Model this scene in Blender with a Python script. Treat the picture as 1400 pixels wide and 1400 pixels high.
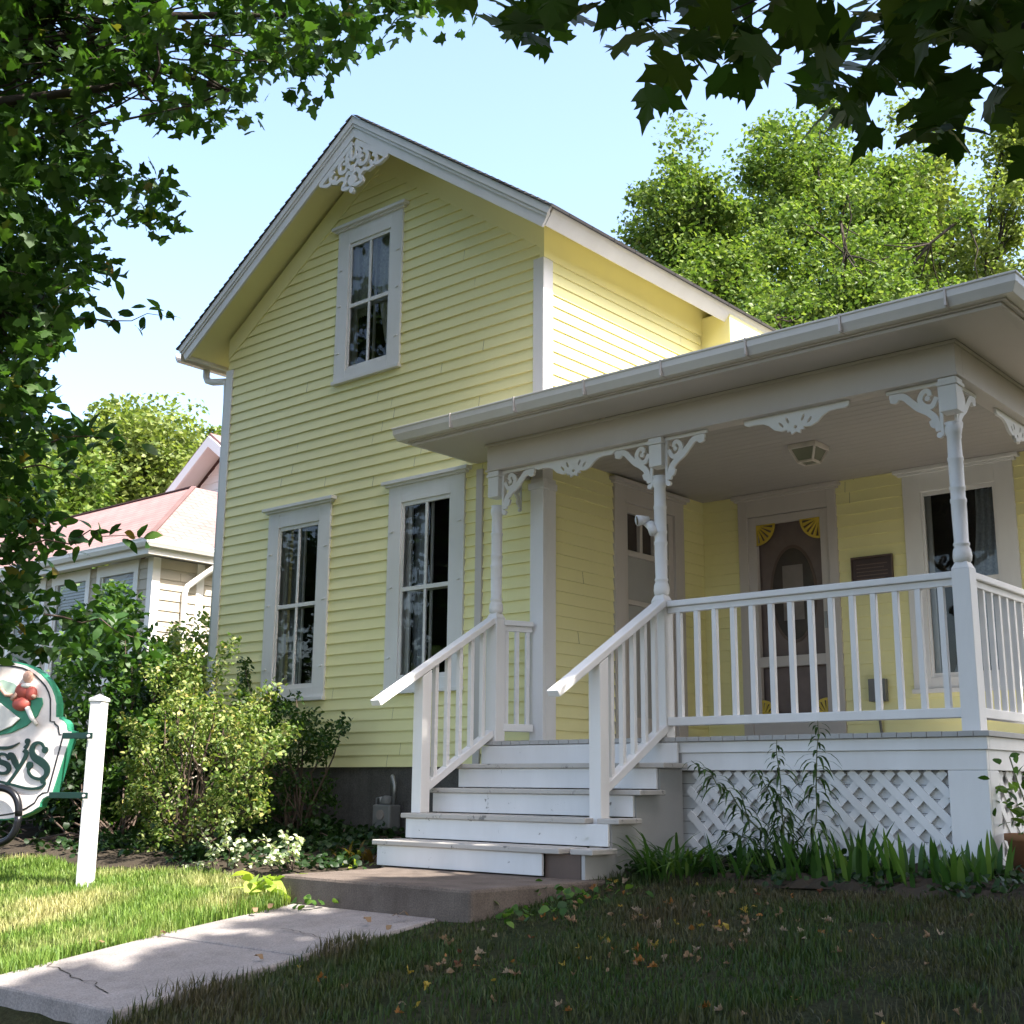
import bpy, bmesh, math, random
import numpy as np
from mathutils import Vector, Matrix
R = math.radians
scene = bpy.context.scene
for o in list(bpy.data.objects):
    bpy.data.objects.remove(o)
COL = scene.collection
rng = np.random.default_rng(7)
random.seed(7)

# ------------------------------------------------------------------ camera, sky, sun, exposure
CAM = np.array([5.926, -7.246, -0.309]); YAW, PIT, ROL, FPX = R(-40.722), R(12.447), R(0.465), 1691.08
_f = np.array([math.sin(YAW)*math.cos(PIT), math.cos(YAW)*math.cos(PIT), math.sin(PIT)])
_r0 = np.array([math.cos(YAW), -math.sin(YAW), 0.0]); _u0 = np.cross(_r0, _f)
_r = math.cos(ROL)*_r0 + math.sin(ROL)*_u0
_u = -math.sin(ROL)*_r0 + math.cos(ROL)*_u0
cam = bpy.data.cameras.new('camera'); camo = bpy.data.objects.new('camera', cam); COL.objects.link(camo)
m = Matrix.Identity(4)
for i in range(3):
    m[i][0], m[i][1], m[i][2], m[i][3] = _r[i], _u[i], -_f[i], CAM[i]
camo.matrix_world = m
cam.sensor_width = 36.0; cam.lens = FPX/1400*36; cam.clip_end = 1000; cam.clip_start = 0.05
scene.camera = camo
SUN = Vector((0.615, 0.045, 0.787)).normalized()
w = bpy.data.worlds.new('World'); scene.world = w; w.use_nodes = True
nt = w.node_tree; bg = nt.nodes['Background']
sky = nt.nodes.new('ShaderNodeTexSky'); sky.sky_type = 'NISHITA'; sky.sun_disc = False
sky.sun_elevation = math.asin(SUN.z); sky.sun_rotation = math.atan2(SUN.x, SUN.y)
sky.air_density = 1.0; sky.dust_density = 3.0; sky.ozone_density = .5
nt.links.new(sky.outputs[0], bg.inputs[0]); bg.inputs[1].default_value = 0.15
sl = bpy.data.lights.new('sun', 'SUN'); sl.energy = 4.4; sl.angle = R(0.53); sl.color = (1.0, 0.95, 0.86)
so = bpy.data.objects.new('sun', sl); COL.objects.link(so)
so.rotation_euler = SUN.to_track_quat('Z', 'Y').to_euler(); so.location = (20, 0, 30)
scene.view_settings.view_transform = 'Standard'; scene.view_settings.look = 'None'
scene.view_settings.gamma = 1.0; scene.view_settings.exposure = 1.85

def ray(u, v):
    return _f + _r*((u-700)/FPX) - _u*((v-700)/FPX)
def aty(u, v, Y):                       # the point of the place seen at photo pixel (u, v) whose y is Y
    d = ray(u, v); return CAM + d*((Y-CAM[1])/d[1])
def atd(u, v, D):
    d = ray(u, v); return CAM + d/np.linalg.norm(d)*D
def gz(x, y):                           # ground height
    y = np.asarray(y, float)
    return np.interp(y, [-60, -12, -7.5, -4.44, -4.33, -0.45, 0.5, 8, 80], [-2.6, -2.2, -1.85, -1.50, -1.25, -0.746, -0.70, -0.62, -0.4])

# ------------------------------------------------------------------ materials
MATS = {}
def newmat(name):
    mt = bpy.data.materials.new(name); mt.use_nodes = True
    n = mt.node_tree; p = n.nodes['Principled BSDF']; return mt, n, p
def noise(n, scale, detail=4, rough=.6, coord='Object', stretch=None):
    tc = n.nodes.new('ShaderNodeTexCoord'); t = n.nodes.new('ShaderNodeTexNoise')
    t.inputs['Scale'].default_value = scale; t.inputs['Detail'].default_value = detail; t.inputs['Roughness'].default_value = rough
    if stretch:
        mp = n.nodes.new('ShaderNodeMapping'); mp.inputs['Scale'].default_value = stretch
        n.links.new(tc.outputs[coord], mp.inputs[0]); n.links.new(mp.outputs[0], t.inputs[0])
    else: n.links.new(tc.outputs[coord], t.inputs[0])
    return t
def ramp(n, src, stops):
    r_ = n.nodes.new('ShaderNodeValToRGB'); e = r_.color_ramp.elements
    while len(e) < len(stops): e.new(.5)
    for i, (p, c) in enumerate(stops): e[i].position = p; e[i].color = (*c, 1)
    n.links.new(src, r_.inputs[0]); return r_
def bump(n, p, src, strength=.2, dist=.01):
    b = n.nodes.new('ShaderNodeBump'); b.inputs['Strength'].default_value = strength; b.inputs['Distance'].default_value = dist
    n.links.new(src, b.inputs['Height']); n.links.new(b.outputs[0], p.inputs['Normal'])
def mixc(n, a, b, fac, mode='MIX'):
    mx = n.nodes.new('ShaderNodeMix'); mx.data_type = 'RGBA'; mx.blend_type = mode
    for s, v in ((6, a), (7, b), (0, fac)):
        if hasattr(v, 'links') or hasattr(v, 'is_linked'): n.links.new(v, mx.inputs[s])
        else: mx.inputs[s].default_value = (*v, 1) if isinstance(v, tuple) else v
    return mx.outputs[2]
def paint(name, c, dirt=.12, dirtc=None, rough=.55, scale=2.2, streak=True, chip=0.0):
    mt, n, p = newmat(name)
    a = noise(n, scale, 6, .65, stretch=(1, 1, .25) if streak else None)
    dc = dirtc or tuple(x*.62 for x in c)
    r_ = ramp(n, a.outputs[0], [(.35, (0, 0, 0)), (.75, (1, 1, 1))])
    ml = n.nodes.new('ShaderNodeMath'); ml.operation = 'MULTIPLY'; ml.inputs[1].default_value = dirt
    n.links.new(r_.outputs[0], ml.inputs[0])
    colr = mixc(n, c, dc, ml.outputs[0])
    b = noise(n, 38, 3, .6, stretch=(1, 1, 4))
    if chip != 0:
        g = noise(n, 9, 8, .75)
        r2 = ramp(n, g.outputs[0], [(.60-chip*.1, (0, 0, 0)), (.64-chip*.1, (1, 1, 1))])
        colr = mixc(n, colr, (.18, .17, .16), r2.outputs[0])
    n.links.new(colr, p.inputs['Base Color'])
    p.inputs['Roughness'].default_value = rough; p.inputs['Specular IOR Level'].default_value = .35
    bump(n, p, b.outputs[0], .12, .004)
    MATS[name] = mt; return mt
def plain(name, c, rough=.5, metal=0.0, spec=.5, bmp=0, scale=60):
    mt, n, p = newmat(name)
    a = noise(n, scale*.1, 5, .6)
    r_ = ramp(n, a.outputs[0], [(.3, tuple(x*.82 for x in c)), (.7, tuple(min(1, x*1.12) for x in c))])
    n.links.new(r_.outputs[0], p.inputs['Base Color'])
    p.inputs['Roughness'].default_value = rough; p.inputs['Metallic'].default_value = metal; p.inputs['Specular IOR Level'].default_value = spec
    if bmp:
        b = noise(n, scale, 6, .65); bump(n, p, b.outputs[0], bmp, .01)
    MATS[name] = mt; return mt
paint('yellow', (.875, .815, .42), .2, (.62, .57, .33), .5, 1.3)
paint('white', (.77, .755, .75), .36, (.56, .53, .50), .55, 3.2)
paint('white_worn', (.72, .71, .71), .35, (.45, .44, .42), .55, 3.0, True, -.35)
paint('tread_grey', (.46, .43, .40), .4, (.26, .24, .22), .6, 5.0, False, .15)
paint('porch_grey', (.40, .39, .38), .3, (.25, .24, .23), .6, 3.0, False)
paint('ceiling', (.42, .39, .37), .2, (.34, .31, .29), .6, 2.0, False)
paint('muted_white', (.58, .53, .50), .35, (.45, .40, .37), .6, 1.4)  # a darker, warmer white than the main trim colour
paint('gutter_white', (.70, .66, .62), .35, (.42, .38, .35), .4, 1.2)
paint('cream_siding', (.42, .375, .305), .2, (.50, .45, .38), .6, 1.5)
paint('neighbor_white', (.78, .76, .74), .2, (.55, .53, .50), .55, 1.5)
plain('dark_wood', (.10, .065, .05), .5); plain('brown_door', (.16, .12, .11), .5)
plain('screen', (.10, .085, .085), .8); plain('door_glass', (.055, .045, .042), .25)
plain('paper', (.22, .19, .175), .8); plain('plaque', (.045, .022, .018), .35, .3); plain('plaque_line', (.16, .10, .075), .4, .5)
plain('yellow_trim', (.62, .45, .06), .5); plain('grey_metal', (.30, .30, .30), .45, .6); plain('meter_grey', (.15, .15, .145), .5)
plain('black_metal', (.012, .012, .016), .32, .3, .5); plain('sign_green', (.03, .22, .13), .4); plain('dark_green', (.004, .028, .021), .4)
plain('sign_cream', (.80, .72, .70), .5); plain('black_line', (.012, .014, .016), .4); plain('relief_red', (.42, .09, .07), .5)
plain('relief_skin', (.62, .38, .30), .55); plain('relief_white', (.72, .70, .68), .5); plain('relief_sky', (.36, .50, .44), .6)
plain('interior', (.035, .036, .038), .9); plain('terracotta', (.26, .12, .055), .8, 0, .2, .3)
plain('bark', (.055, .045, .037), .95, 0, .1, .9, 30); plain('stem', (.10, .12, .045), .7); plain('twig', (.09, .06, .045), .8)
plain('lamp_brass', (.66, .60, .55), .4, .1); plain('lamp_glass', (.20, .20, .15), .2); plain('lens_black', (.02, .02, .02), .2)
plain('soil', (.05, .04, .03), .95, 0, .1, .6, 20)
def concrete(name, c, s=1.0):
    mt, n, p = newmat(name)
    a = noise(n, 3.0*s, 8, .7); b = noise(n, 120, 4, .7); st = noise(n, 2.2, 6, .7, stretch=(2, 2, .15))
    r1 = ramp(n, a.outputs[0], [(.3, tuple(x*.72 for x in c)), (.7, tuple(x*1.12 for x in c))])
    r2 = ramp(n, b.outputs[0], [(.3, (.62, .62, .62)), (.62, (1.15, 1.12, 1.1))])
    r3 = ramp(n, st.outputs[0], [(.42, (1, 1, 1)), (.72, (.48, .44, .42))])
    x = mixc(n, r1.outputs[0], r2.outputs[0], 1.0, 'MULTIPLY')
    x = mixc(n, x, r3.outputs[0], .55 if s > 1 else .3, 'MULTIPLY')
    n.links.new(x, p.inputs['Base Color']); p.inputs['Roughness'].default_value = .9; p.inputs['Specular IOR Level'].default_value = .2
    bump(n, p, b.outputs[0], .5, .006); MATS[name] = mt
concrete('sidewalk', (.30, .275, .265)); concrete('pad', (.165, .135, .115), 1.5); concrete('foundation', (.125, .12, .112), 1.2)
def shingles(name, c1, c2):
    mt, n, p = newmat(name)
    tc = n.nodes.new('ShaderNodeTexCoord'); br = n.nodes.new('ShaderNodeTexBrick')
    br.inputs['Scale'].default_value = 1.0; br.inputs['Brick Width'].default_value = .30; br.inputs['Row Height'].default_value = .13
    br.inputs['Mortar Size'].default_value = .008; br.inputs['Color1'].default_value = (*c1, 1); br.inputs['Color2'].default_value = (*c2, 1)
    br.inputs['Mortar'].default_value = (*[x*.55 for x in c1], 1)
    n.links.new(tc.outputs['UV'], br.inputs[0])
    a = noise(n, 60, 4); x = mixc(n, br.outputs[0], a.outputs[0], .18, 'MULTIPLY')
    a2 = noise(n, .9, 5); r_ = ramp(n, a2.outputs[0], [(.3, (.8, .8, .8)), (.7, (1.1, 1.1, 1.1))])
    x = mixc(n, x, r_.outputs[0], 1.0, 'MULTIPLY')
    n.links.new(x, p.inputs['Base Color']); p.inputs['Roughness'].default_value = .95
    bump(n, p, br.outputs['Fac'], .4, .01); MATS[name] = mt
shingles('shingle_grey', (.13, .125, .13), (.18, .17, .17)); shingles('shingle_pink', (.27, .155, .145), (.33, .19, .175))
# glass: clear pane that mirrors more at a slant
mt = bpy.data.materials.new('glass'); mt.use_nodes = True; n = mt.node_tree; n.nodes.remove(n.nodes['Principled BSDF'])
tr = n.nodes.new('ShaderNodeBsdfTransparent'); gl = n.nodes.new('ShaderNodeBsdfGlossy'); gl.inputs['Roughness'].default_value = .02
tr.inputs[0].default_value = (.90, .92, .92, 1)
fr = n.nodes.new('ShaderNodeFresnel'); fr.inputs[0].default_value = 1.5
tc = n.nodes.new('ShaderNodeTexNoise'); tc.inputs['Scale'].default_value = 2.0; bm_ = n.nodes.new('ShaderNodeBump'); bm_.inputs['Strength'].default_value = .08; bm_.inputs['Distance'].default_value = .02
n.links.new(tc.outputs[0], bm_.inputs['Height']); n.links.new(bm_.outputs[0], gl.inputs['Normal'])
mx = n.nodes.new('ShaderNodeMixShader'); n.links.new(fr.outputs[0], mx.inputs[0]); n.links.new(tr.outputs[0], mx.inputs[1]); n.links.new(gl.outputs[0], mx.inputs[2])
n.links.new(mx.outputs[0], n.nodes['Material Output'].inputs[0]); MATS['glass'] = mt
def lace(name, c):
    mt, n, p = newmat(name); a = noise(n, 45, 3)
    r_ = ramp(n, a.outputs[0], [(.35, tuple(x*.7 for x in c)), (.65, c)]); n.links.new(r_.outputs[0], p.inputs['Base Color']); p.inputs['Roughness'].default_value = .9
    MATS[name] = mt
lace('lace', (.88, .87, .84)); lace('sheer', (.42, .46, .52))
def leafmat(name, stops, trans=.45, rough=.45, tmul=(1.15, 1.25, .55), patch=None):
    mt, n, p = newmat(name)
    g = n.nodes.new('ShaderNodeNewGeometry')
    r_ = ramp(n, g.outputs['Random Per Island'], stops); colr = r_.outputs[0]
    if patch:
        a = noise(n, patch[0], 4, .6); f = ramp(n, a.outputs[0], [(patch[2], (0, 0, 0)), (patch[3], (1, 1, 1))])
        r2 = ramp(n, g.outputs['Random Per Island'], patch[1]); colr = mixc(n, colr, r2.outputs[0], f.outputs[0])
    n.links.new(colr, p.inputs['Base Color']); p.inputs['Roughness'].default_value = rough; p.inputs['Specular IOR Level'].default_value = .3
    t = n.nodes.new('ShaderNodeBsdfTranslucent'); tcx = mixc(n, colr, tmul, 1.0, 'MULTIPLY'); n.links.new(tcx, t.inputs[0])
    mx = n.nodes.new('ShaderNodeMixShader'); mx.inputs[0].default_value = trans
    n.links.new(p.outputs[0], mx.inputs[1]); n.links.new(t.outputs[0], mx.inputs[2]); n.links.new(mx.outputs[0], n.nodes['Material Output'].inputs[0])
    MATS[name] = mt
G = lambda a, b, c: (a, b, c)
leafmat('leaf_maple', [(0, G(.026, .066, .012)), (.5, G(.045, .10, .018)), (.97, G(.06, .12, .02)), (1, G(.12, .11, .02))], .48)
leafmat('leaf_near', [(0, G(.022, .046, .008)), (.6, G(.036, .070, .010)), (1, G(.07, .10, .014))], .5)
leafmat('leaf_oval', [(0, G(.022, .060, .014)), (.6, G(.04, .10, .022)), (.95, G(.08, .15, .03)), (1, G(.22, .13, .03))], .42)
leafmat('leaf_back', [(0, G(.055, .10, .02)), (.5, G(.10, .16, .034)), (1, G(.21, .265, .065))], .42)
leafmat('leaf_back_pale', [(0, G(.10, .145, .036)), (.5, G(.16, .205, .055)), (1, G(.28, .31, .10))], .42)
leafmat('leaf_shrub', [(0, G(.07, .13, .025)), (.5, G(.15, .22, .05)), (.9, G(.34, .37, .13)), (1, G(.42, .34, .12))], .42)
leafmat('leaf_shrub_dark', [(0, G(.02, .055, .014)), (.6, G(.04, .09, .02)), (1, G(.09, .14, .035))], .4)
leafmat('leaf_lush', [(0, G(.028, .07, .014)), (.5, G(.06, .135, .024)), (1, G(.14, .23, .045))], .45)
leafmat('leaf_variegated', [(0, G(.22, .30, .16)), (.5, G(.50, .55, .36)), (1, G(.62, .64, .48))], .35)
leafmat('leaf_hosta', [(0, G(.22, .34, .05)), (1, G(.42, .48, .11))], .4)
leafmat('leaf_ivy', [(0, G(.012, .032, .010)), (1, G(.03, .065, .018))], .35)
leafmat('leaf_bronze', [(0, G(.10, .05, .015)), (.6, G(.12, .09, .02)), (1, G(.10, .15, .02))], .4)
leafmat('leaf_blade', [(0, G(.03, .08, .016)), (.6, G(.06, .13, .025)), (1, G(.14, .22, .045))], .35)
leafmat('leaf_stalk', [(0, G(.022, .055, .012)), (1, G(.06, .11, .025))], .35)
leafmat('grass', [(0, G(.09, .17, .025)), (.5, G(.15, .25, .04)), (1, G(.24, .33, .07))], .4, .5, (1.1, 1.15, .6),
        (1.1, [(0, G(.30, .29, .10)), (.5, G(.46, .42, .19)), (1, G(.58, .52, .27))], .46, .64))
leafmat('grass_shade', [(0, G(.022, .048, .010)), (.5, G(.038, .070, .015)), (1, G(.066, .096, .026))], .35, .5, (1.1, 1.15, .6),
        (1.6, [(0, G(.05, .044, .022)), (.5, G(.072, .060, .030)), (1, G(.12, .10, .055))], .42, .64))  # copy of the lawn grass with the tree's shade darkened into its colour
for nm, c in dict(fall_tan=(.26, .165, .09), fall_orange=(.30, .13, .03), fall_yellow=(.36, .26, .04), fall_pale=(.33, .25, .17), fall_red=(.14, .05, .025)).items():
    leafmat(nm, [(0, tuple(x*.8 for x in c)), (1, c)], .25, .6, (1, 1, 1))
def groundmat():
    mt, n, p = newmat('lawn_soil')
    a = noise(n, 1.3, 6, .65); b = noise(n, 40, 6, .7)
    r1 = ramp(n, a.outputs[0], [(.35, (.028, .038, .014)), (.6, (.05, .046, .024)), (.75, (.075, .062, .036))])
    r2 = ramp(n, b.outputs[0], [(.3, (.5, .5, .5)), (.7, (1.2, 1.2, 1.2))])
    x = mixc(n, r1.outputs[0], r2.outputs[0], 1.0, 'MULTIPLY'); n.links.new(x, p.inputs['Base Color'])
    p.inputs['Roughness'].default_value = .95; p.inputs['Specular IOR Level'].default_value = .1
    bump(n, p, b.outputs[0], .8, .03); MATS['lawn_soil'] = mt
groundmat()

# ------------------------------------------------------------------ helpers
def tag(o, label=None, cat=None, group=None, kind=None):
    if label: o['label'] = label
    if cat: o['category'] = cat
    if group: o['group'] = group
    if kind: o['kind'] = kind
    return o
def thing(name, label, cat, loc=(0, 0, 0), group=None):
    o = bpy.data.objects.new(name, None); COL.objects.link(o); o.location = loc; o.empty_display_size = .2
    return tag(o, label, cat, group)
def link(name, me, mat, parent=None, bevel=0.0, smooth=False):
    mat = MATS[mat] if isinstance(mat, str) else mat
    if mat and not me.materials: me.materials.append(mat)
    o = bpy.data.objects.new(name, me); COL.objects.link(o)
    if parent is not None:
        o.parent = parent
        off = parent.location if parent.parent is None else Vector((0, 0, 0))
        o.matrix_parent_inverse = Matrix.Translation(-off)
    if smooth:
        me.polygons.foreach_set('use_smooth', [True]*len(me.polygons))
    if bevel:
        b = o.modifiers.new('bevel', 'BEVEL'); b.width = bevel; b.segments = 2; b.limit_method = 'ANGLE'; b.angle_limit = R(40)
    return o
class MB:
    def __init__(s): s.v = []; s.f = []; s.g = []
    def each(s, name, mat, parent=None, bevel=0.0):    # one object per added shape
        out = []
        for (v0, v1, f0, f1) in s.g:
            q = MB(); q.v = s.v[v0:v1]; q.f = [tuple(i-v0 for i in f) for f in s.f[f0:f1]]; out.append(q.build(name, mat, parent, bevel))
        return out
    def add(s, vs, fs):
        s.g.append((len(s.v), len(s.v)+len(vs), len(s.f), len(s.f)+len(fs)))
        k = len(s.v); s.v += [tuple(map(float, q)) for q in vs]; s.f += [tuple(i+k for i in f) for f in fs]; return s
    def box(s, x0, x1, y0, y1, z0, z1):
        x0, x1 = sorted((x0, x1)); y0, y1 = sorted((y0, y1)); z0, z1 = sorted((z0, z1))
        vs = [(x, y, z) for z in (z0, z1) for y in (y0, y1) for x in (x0, x1)]
        return s.add(vs, [(0, 2, 3, 1), (4, 5, 7, 6), (0, 1, 5, 4), (2, 6, 7, 3), (0, 4, 6, 2), (1, 3, 7, 5)])
    def beam(s, a, b, w, h, up=(0, 0, 1)):
        a, b = Vector(a), Vector(b); d = (b-a).normalized(); side = d.cross(Vector(up)).normalized(); u = side.cross(d)
        vs = [p + side*sx*w/2 + u*sz*h/2 for p in (a, b) for sz in (-1, 1) for sx in (-1, 1)]
        return s.add(vs, [(0, 1, 3, 2), (4, 6, 7, 5), (0, 4, 5, 1), (2, 3, 7, 6), (0, 2, 6, 4), (1, 5, 7, 3)])
    def prism(s, poly, fr, t0, t1):     # poly: 2D outline; fr(a, b, t) -> 3D
        n_ = len(poly); vs = [fr(a, b, t) for t in (t0, t1) for a, b in poly]
        return s.add(vs, [tuple(range(n_))[::-1], tuple(range(n_, 2*n_))] + [(i, (i+1) % n_, n_+(i+1) % n_, n_+i) for i in range(n_)])
    def tube(s, pts, rad, n_=8, cap=True):
        pts = [Vector(p) for p in pts]; rad = rad if hasattr(rad, '__len__') else [rad]*len(pts)
        vs = []; pn = None
        for i, p in enumerate(pts):
            d = (pts[min(i+1, len(pts)-1)]-pts[max(i-1, 0)]).normalized()
            if pn is None: a = Vector((0, 0, 1)) if abs(d.z) < .9 else Vector((1, 0, 0)); pn = d.cross(a).normalized()
            pn = (pn - d*pn.dot(d)).normalized(); q = d.cross(pn)
            vs += [p + (pn*math.cos(2*math.pi*k/n_) + q*math.sin(2*math.pi*k/n_))*rad[i] for k in range(n_)]
        fs = [(i*n_+k, i*n_+(k+1) % n_, (i+1)*n_+(k+1) % n_, (i+1)*n_+k) for i in range(len(pts)-1) for k in range(n_)]
        if cap: fs += [tuple(range(n_))[::-1], tuple((len(pts)-1)*n_+k for k in range(n_))]
        return s.add(vs, fs)
    def lathe(s, prof, c, n_=20):       # prof: (r, z)
        vs = [(c[0]+r_*math.cos(2*math.pi*k/n_), c[1]+r_*math.sin(2*math.pi*k/n_), c[2]+z) for r_, z in prof for k in range(n_)]
        fs = [(i*n_+k, i*n_+(k+1) % n_, (i+1)*n_+(k+1) % n_, (i+1)*n_+k) for i in range(len(prof)-1) for k in range(n_)]
        return s.add(vs, fs + [tuple(range(n_))[::-1], tuple((len(prof)-1)*n_+k for k in range(n_))])
    def stroke(s, pts, wid, fr, t0, t1, sub=6):   # ribbon of varying width along a smooth 2D path
        pts = np.array(pts, float); n_ = len(pts); wid = np.array(wid if hasattr(wid, '__len__') else [wid]*n_, float)
        P = []; W = []
        for i in range(n_-1):
            p0, p1, p2, p3 = pts[max(i-1, 0)], pts[i], pts[i+1], pts[min(i+2, n_-1)]
            for k in range(sub):
                t = k/sub; P.append(.5*((2*p1)+(-p0+p2)*t+(2*p0-5*p1+4*p2-p3)*t*t+(-p0+3*p1-3*p2+p3)*t**3)); W.append(wid[i]*(1-t)+wid[i+1]*t)
        P.append(pts[-1]); W.append(wid[-1]); P = np.array(P); W = np.array(W)
        d = np.gradient(P, axis=0); d /= np.linalg.norm(d, axis=1)[:, None]+1e-9; nn = np.stack([-d[:, 1], d[:, 0]], 1)
        L = P+nn*W[:, None]/2; Rr = P-nn*W[:, None]/2; k = len(P); vs = []
        for t in (t0, t1):
            vs += [fr(*q, t) for q in L] + [fr(*q, t) for q in Rr]
        fs = []
        for i in range(k-1):
            fs += [(i, i+1, k+i+1, k+i), (2*k+i, 3*k+i, 3*k+i+1, 2*k+i+1), (i, 2*k+i, 2*k+i+1, i+1), (k+i, k+i+1, 3*k+i+1, 3*k+i)]
        fs += [(0, k, 3*k, 2*k), (k-1, 3*k-1, 4*k-1, 2*k-1)]
        return s.add(vs, fs)
    def disc(s, c, r_, fr, t0, t1, n_=16, sx=1.0):
        return s.prism([(c[0]+r_*sx*math.cos(2*math.pi*k/n_), c[1]+r_*math.sin(2*math.pi*k/n_)) for k in range(n_)], fr, t0, t1)
    def build(s, name, mat, parent=None, bevel=0.0, smooth=False, fixn=True):
        me = bpy.data.meshes.new(name); me.from_pydata(s.v, [], s.f)
        if fixn:
            b = bmesh.new(); b.from_mesh(me); bmesh.ops.recalc_face_normals(b, faces=b.faces); b.to_mesh(me); b.free()
        me.update(); return link(name, me, mat, parent, bevel, smooth)
def planar_uv(o, ax, ay):
    me = o.data; uv = me.uv_layers.new(name='uv'); ax, ay = Vector(ax), Vector(ay)
    for l in me.loops: v = me.vertices[l.vertex_index].co; uv.data[l.index].uv = (v.dot(ax), v.dot(ay))
def np_mesh(name, V, F, mat, parent=None, smooth=False):
    me = bpy.data.meshes.new(name); V = np.asarray(V, np.float32).reshape(-1, 3); F = np.asarray(F, np.int32)
    me.vertices.add(len(V)); me.vertices.foreach_set('co', V.ravel())
    me.loops.add(F.size); me.loops.foreach_set('vertex_index', F.ravel())
    me.polygons.add(len(F)); me.polygons.foreach_set('loop_start', np.arange(0, F.size, F.shape[1], dtype=np.int32))
    me.update(calc_edges=True); return link(name, me, mat, parent, 0, smooth)
def _maple():
    h = [(0, 0), (.13, -.03), (.34, -.09), (.29, .07), (.43, .11), (.56, .24), (.68, .38), (.46, .38), (.40, .46), (.48, .56), (.33, .54), (.22, .50), (.25, .64), (.33, .72), (.19, .77), (.10, .90), (0, 1.12)]
    o = h + [(-x, y) for x, y in h[-2:0:-1]]; c = (0, .36); v = [c]+o
    v = [(x, y, -.22*x*x-.10*(y-.4)**2+.05*abs(x)) for x, y in v]
    k = len(o); return np.array(v), np.array([(0, 1+i, 1+(i+1) % k) for i in range(k)])
def _maple_small():
    h = [(0, 0), (.30, -.06), (.30, .12), (.60, .34), (.32, .42), (.26, .62), (.30, .72), (0, 1.08)]
    o = h + [(-x, y) for x, y in h[-2:0:-1]]; v = [(0, .36)]+o
    v = [(x, y, -.2*x*x-.1*(y-.4)**2) for x, y in v]; k = len(o)
    return np.array(v), np.array([(0, 1+i, 1+(i+1) % k) for i in range(k)])
def _oval(wd=.27):
    h = [(0, 0), (wd*.7, .2), (wd, .45), (wd*.75, .75), (0, 1.05)]
    v = [(x, y, .25*abs(x)-.15*(y-.4)**2) for x, y in h+[(-x, y) for x, y in h[3:0:-1]]]
    return np.array(v), np.array([(0, 1, 7), (1, 6, 7), (1, 2, 6), (2, 5, 6), (2, 3, 5), (3, 4, 5)])
def _dia():
    return np.array([(0, 0, 0), (.36, .42, .06), (0, 1, -.08), (-.36, .42, .06)]), np.array([(0, 1, 2), (0, 2, 3)])
SH = dict(maple=_maple(), maple_small=_maple_small(), oval=_oval(), wide=_oval(.42), narrow=_oval(.11), dia=_dia())
def leaves(name, P, size, shape, mat, parent=None, up=.5, droop=.35, seed=0, dirs=None):
    g = np.random.default_rng(seed); P = np.asarray(P, float); n_ = len(P)
    sv, sf = SH[shape]; k = len(sv)
    size = (np.full(n_, size) if np.isscalar(size) else size)*g.uniform(.7, 1.25, n_)
    N = g.normal(size=(n_, 3)); N /= np.linalg.norm(N, axis=1)[:, None]; N[:, 2] = np.abs(N[:, 2])*.6+up; N /= np.linalg.norm(N, axis=1)[:, None]
    T = g.normal(size=(n_, 3)) if dirs is None else dirs+g.normal(scale=.35, size=(n_, 3)); T[:, 2] -= droop*np.abs(g.normal(size=n_))
    T -= N*(T*N).sum(1)[:, None]; T /= np.linalg.norm(T, axis=1)[:, None]+1e-9
    B = np.cross(T, N)
    V = P[:, None]+size[:, None, None]*(sv[None, :, 0:1]*B[:, None]+sv[None, :, 1:2]*T[:, None]+sv[None, :, 2:3]*N[:, None])
    F = (sf[None]+(np.arange(n_)*k)[:, None, None]).reshape(-1, sf.shape[1])
    return np_mesh(name, V, F, mat, parent)
def clump_pts(centers, rad, per, seed, flat=.75):
    g = np.random.default_rng(seed); out = []
    for c, r_ in zip(centers, rad if hasattr(rad, '__len__') else [rad]*len(centers)):
        q = g.normal(size=(per, 3)); q /= np.linalg.norm(q, axis=1)[:, None]; q *= (g.uniform(0, 1, per)**.5)[:, None]*r_; q[:, 2] *= flat; out.append(c+q)
    return np.concatenate(out)
def wiggle(a, b, n_=5, amp=.12, g=rng, sag=0.0):
    a, b = np.array(a, float), np.array(b, float); L = np.linalg.norm(b-a)
    return [a+(b-a)*t+(g.normal(size=3)*amp*L*.3*math.sin(math.pi*t))+np.array([0, 0, -sag*4*t*(1-t)]) for t in np.linspace(0, 1, n_)]

# ------------------------------------------------------------------ setting: ground, path
xs = np.unique(np.concatenate([np.linspace(-120, -9, 24), np.linspace(-9, 9, 90), np.linspace(9, 120, 24)]))
ys = np.unique(np.concatenate([np.linspace(-60, -9, 16), np.linspace(-9, 3, 61), np.linspace(3, 160, 26)]))
X, Y = np.meshgrid(xs, ys); Z = gz(X, Y)+rng.normal(scale=.008, size=X.shape)*(np.abs(X) < 9)
nx, ny = len(xs), len(ys); I = np.arange(nx*ny).reshape(ny, nx)
F = np.stack([I[:-1, :-1], I[:-1, 1:], I[1:, 1:], I[1:, :-1]], -1).reshape(-1, 4)
lawn = np_mesh('lawn', np.stack([X, Y, Z], -1), F, 'lawn_soil', None, True); tag(lawn, kind='structure')
b = MB()                                # concrete walk: sloping slab with joints, a step down to a lower slab
def slab(x0, x1, y0, y1, z0, z1, th=.14):
    vs = [(x0, y0, z0-th), (x1, y0, z0-th), (x1, y1, z1-th), (x0, y1, z1-th), (x0, y0, z0), (x1, y0, z0), (x1, y1, z1), (x0, y1, z1)]
    b.add(vs, [(3, 2, 1, 0), (4, 5, 6, 7), (0, 1, 5, 4), (1, 2, 6, 5), (2, 3, 7, 6), (3, 0, 4, 7)])
wx0, wx1 = .12, 1.28
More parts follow.
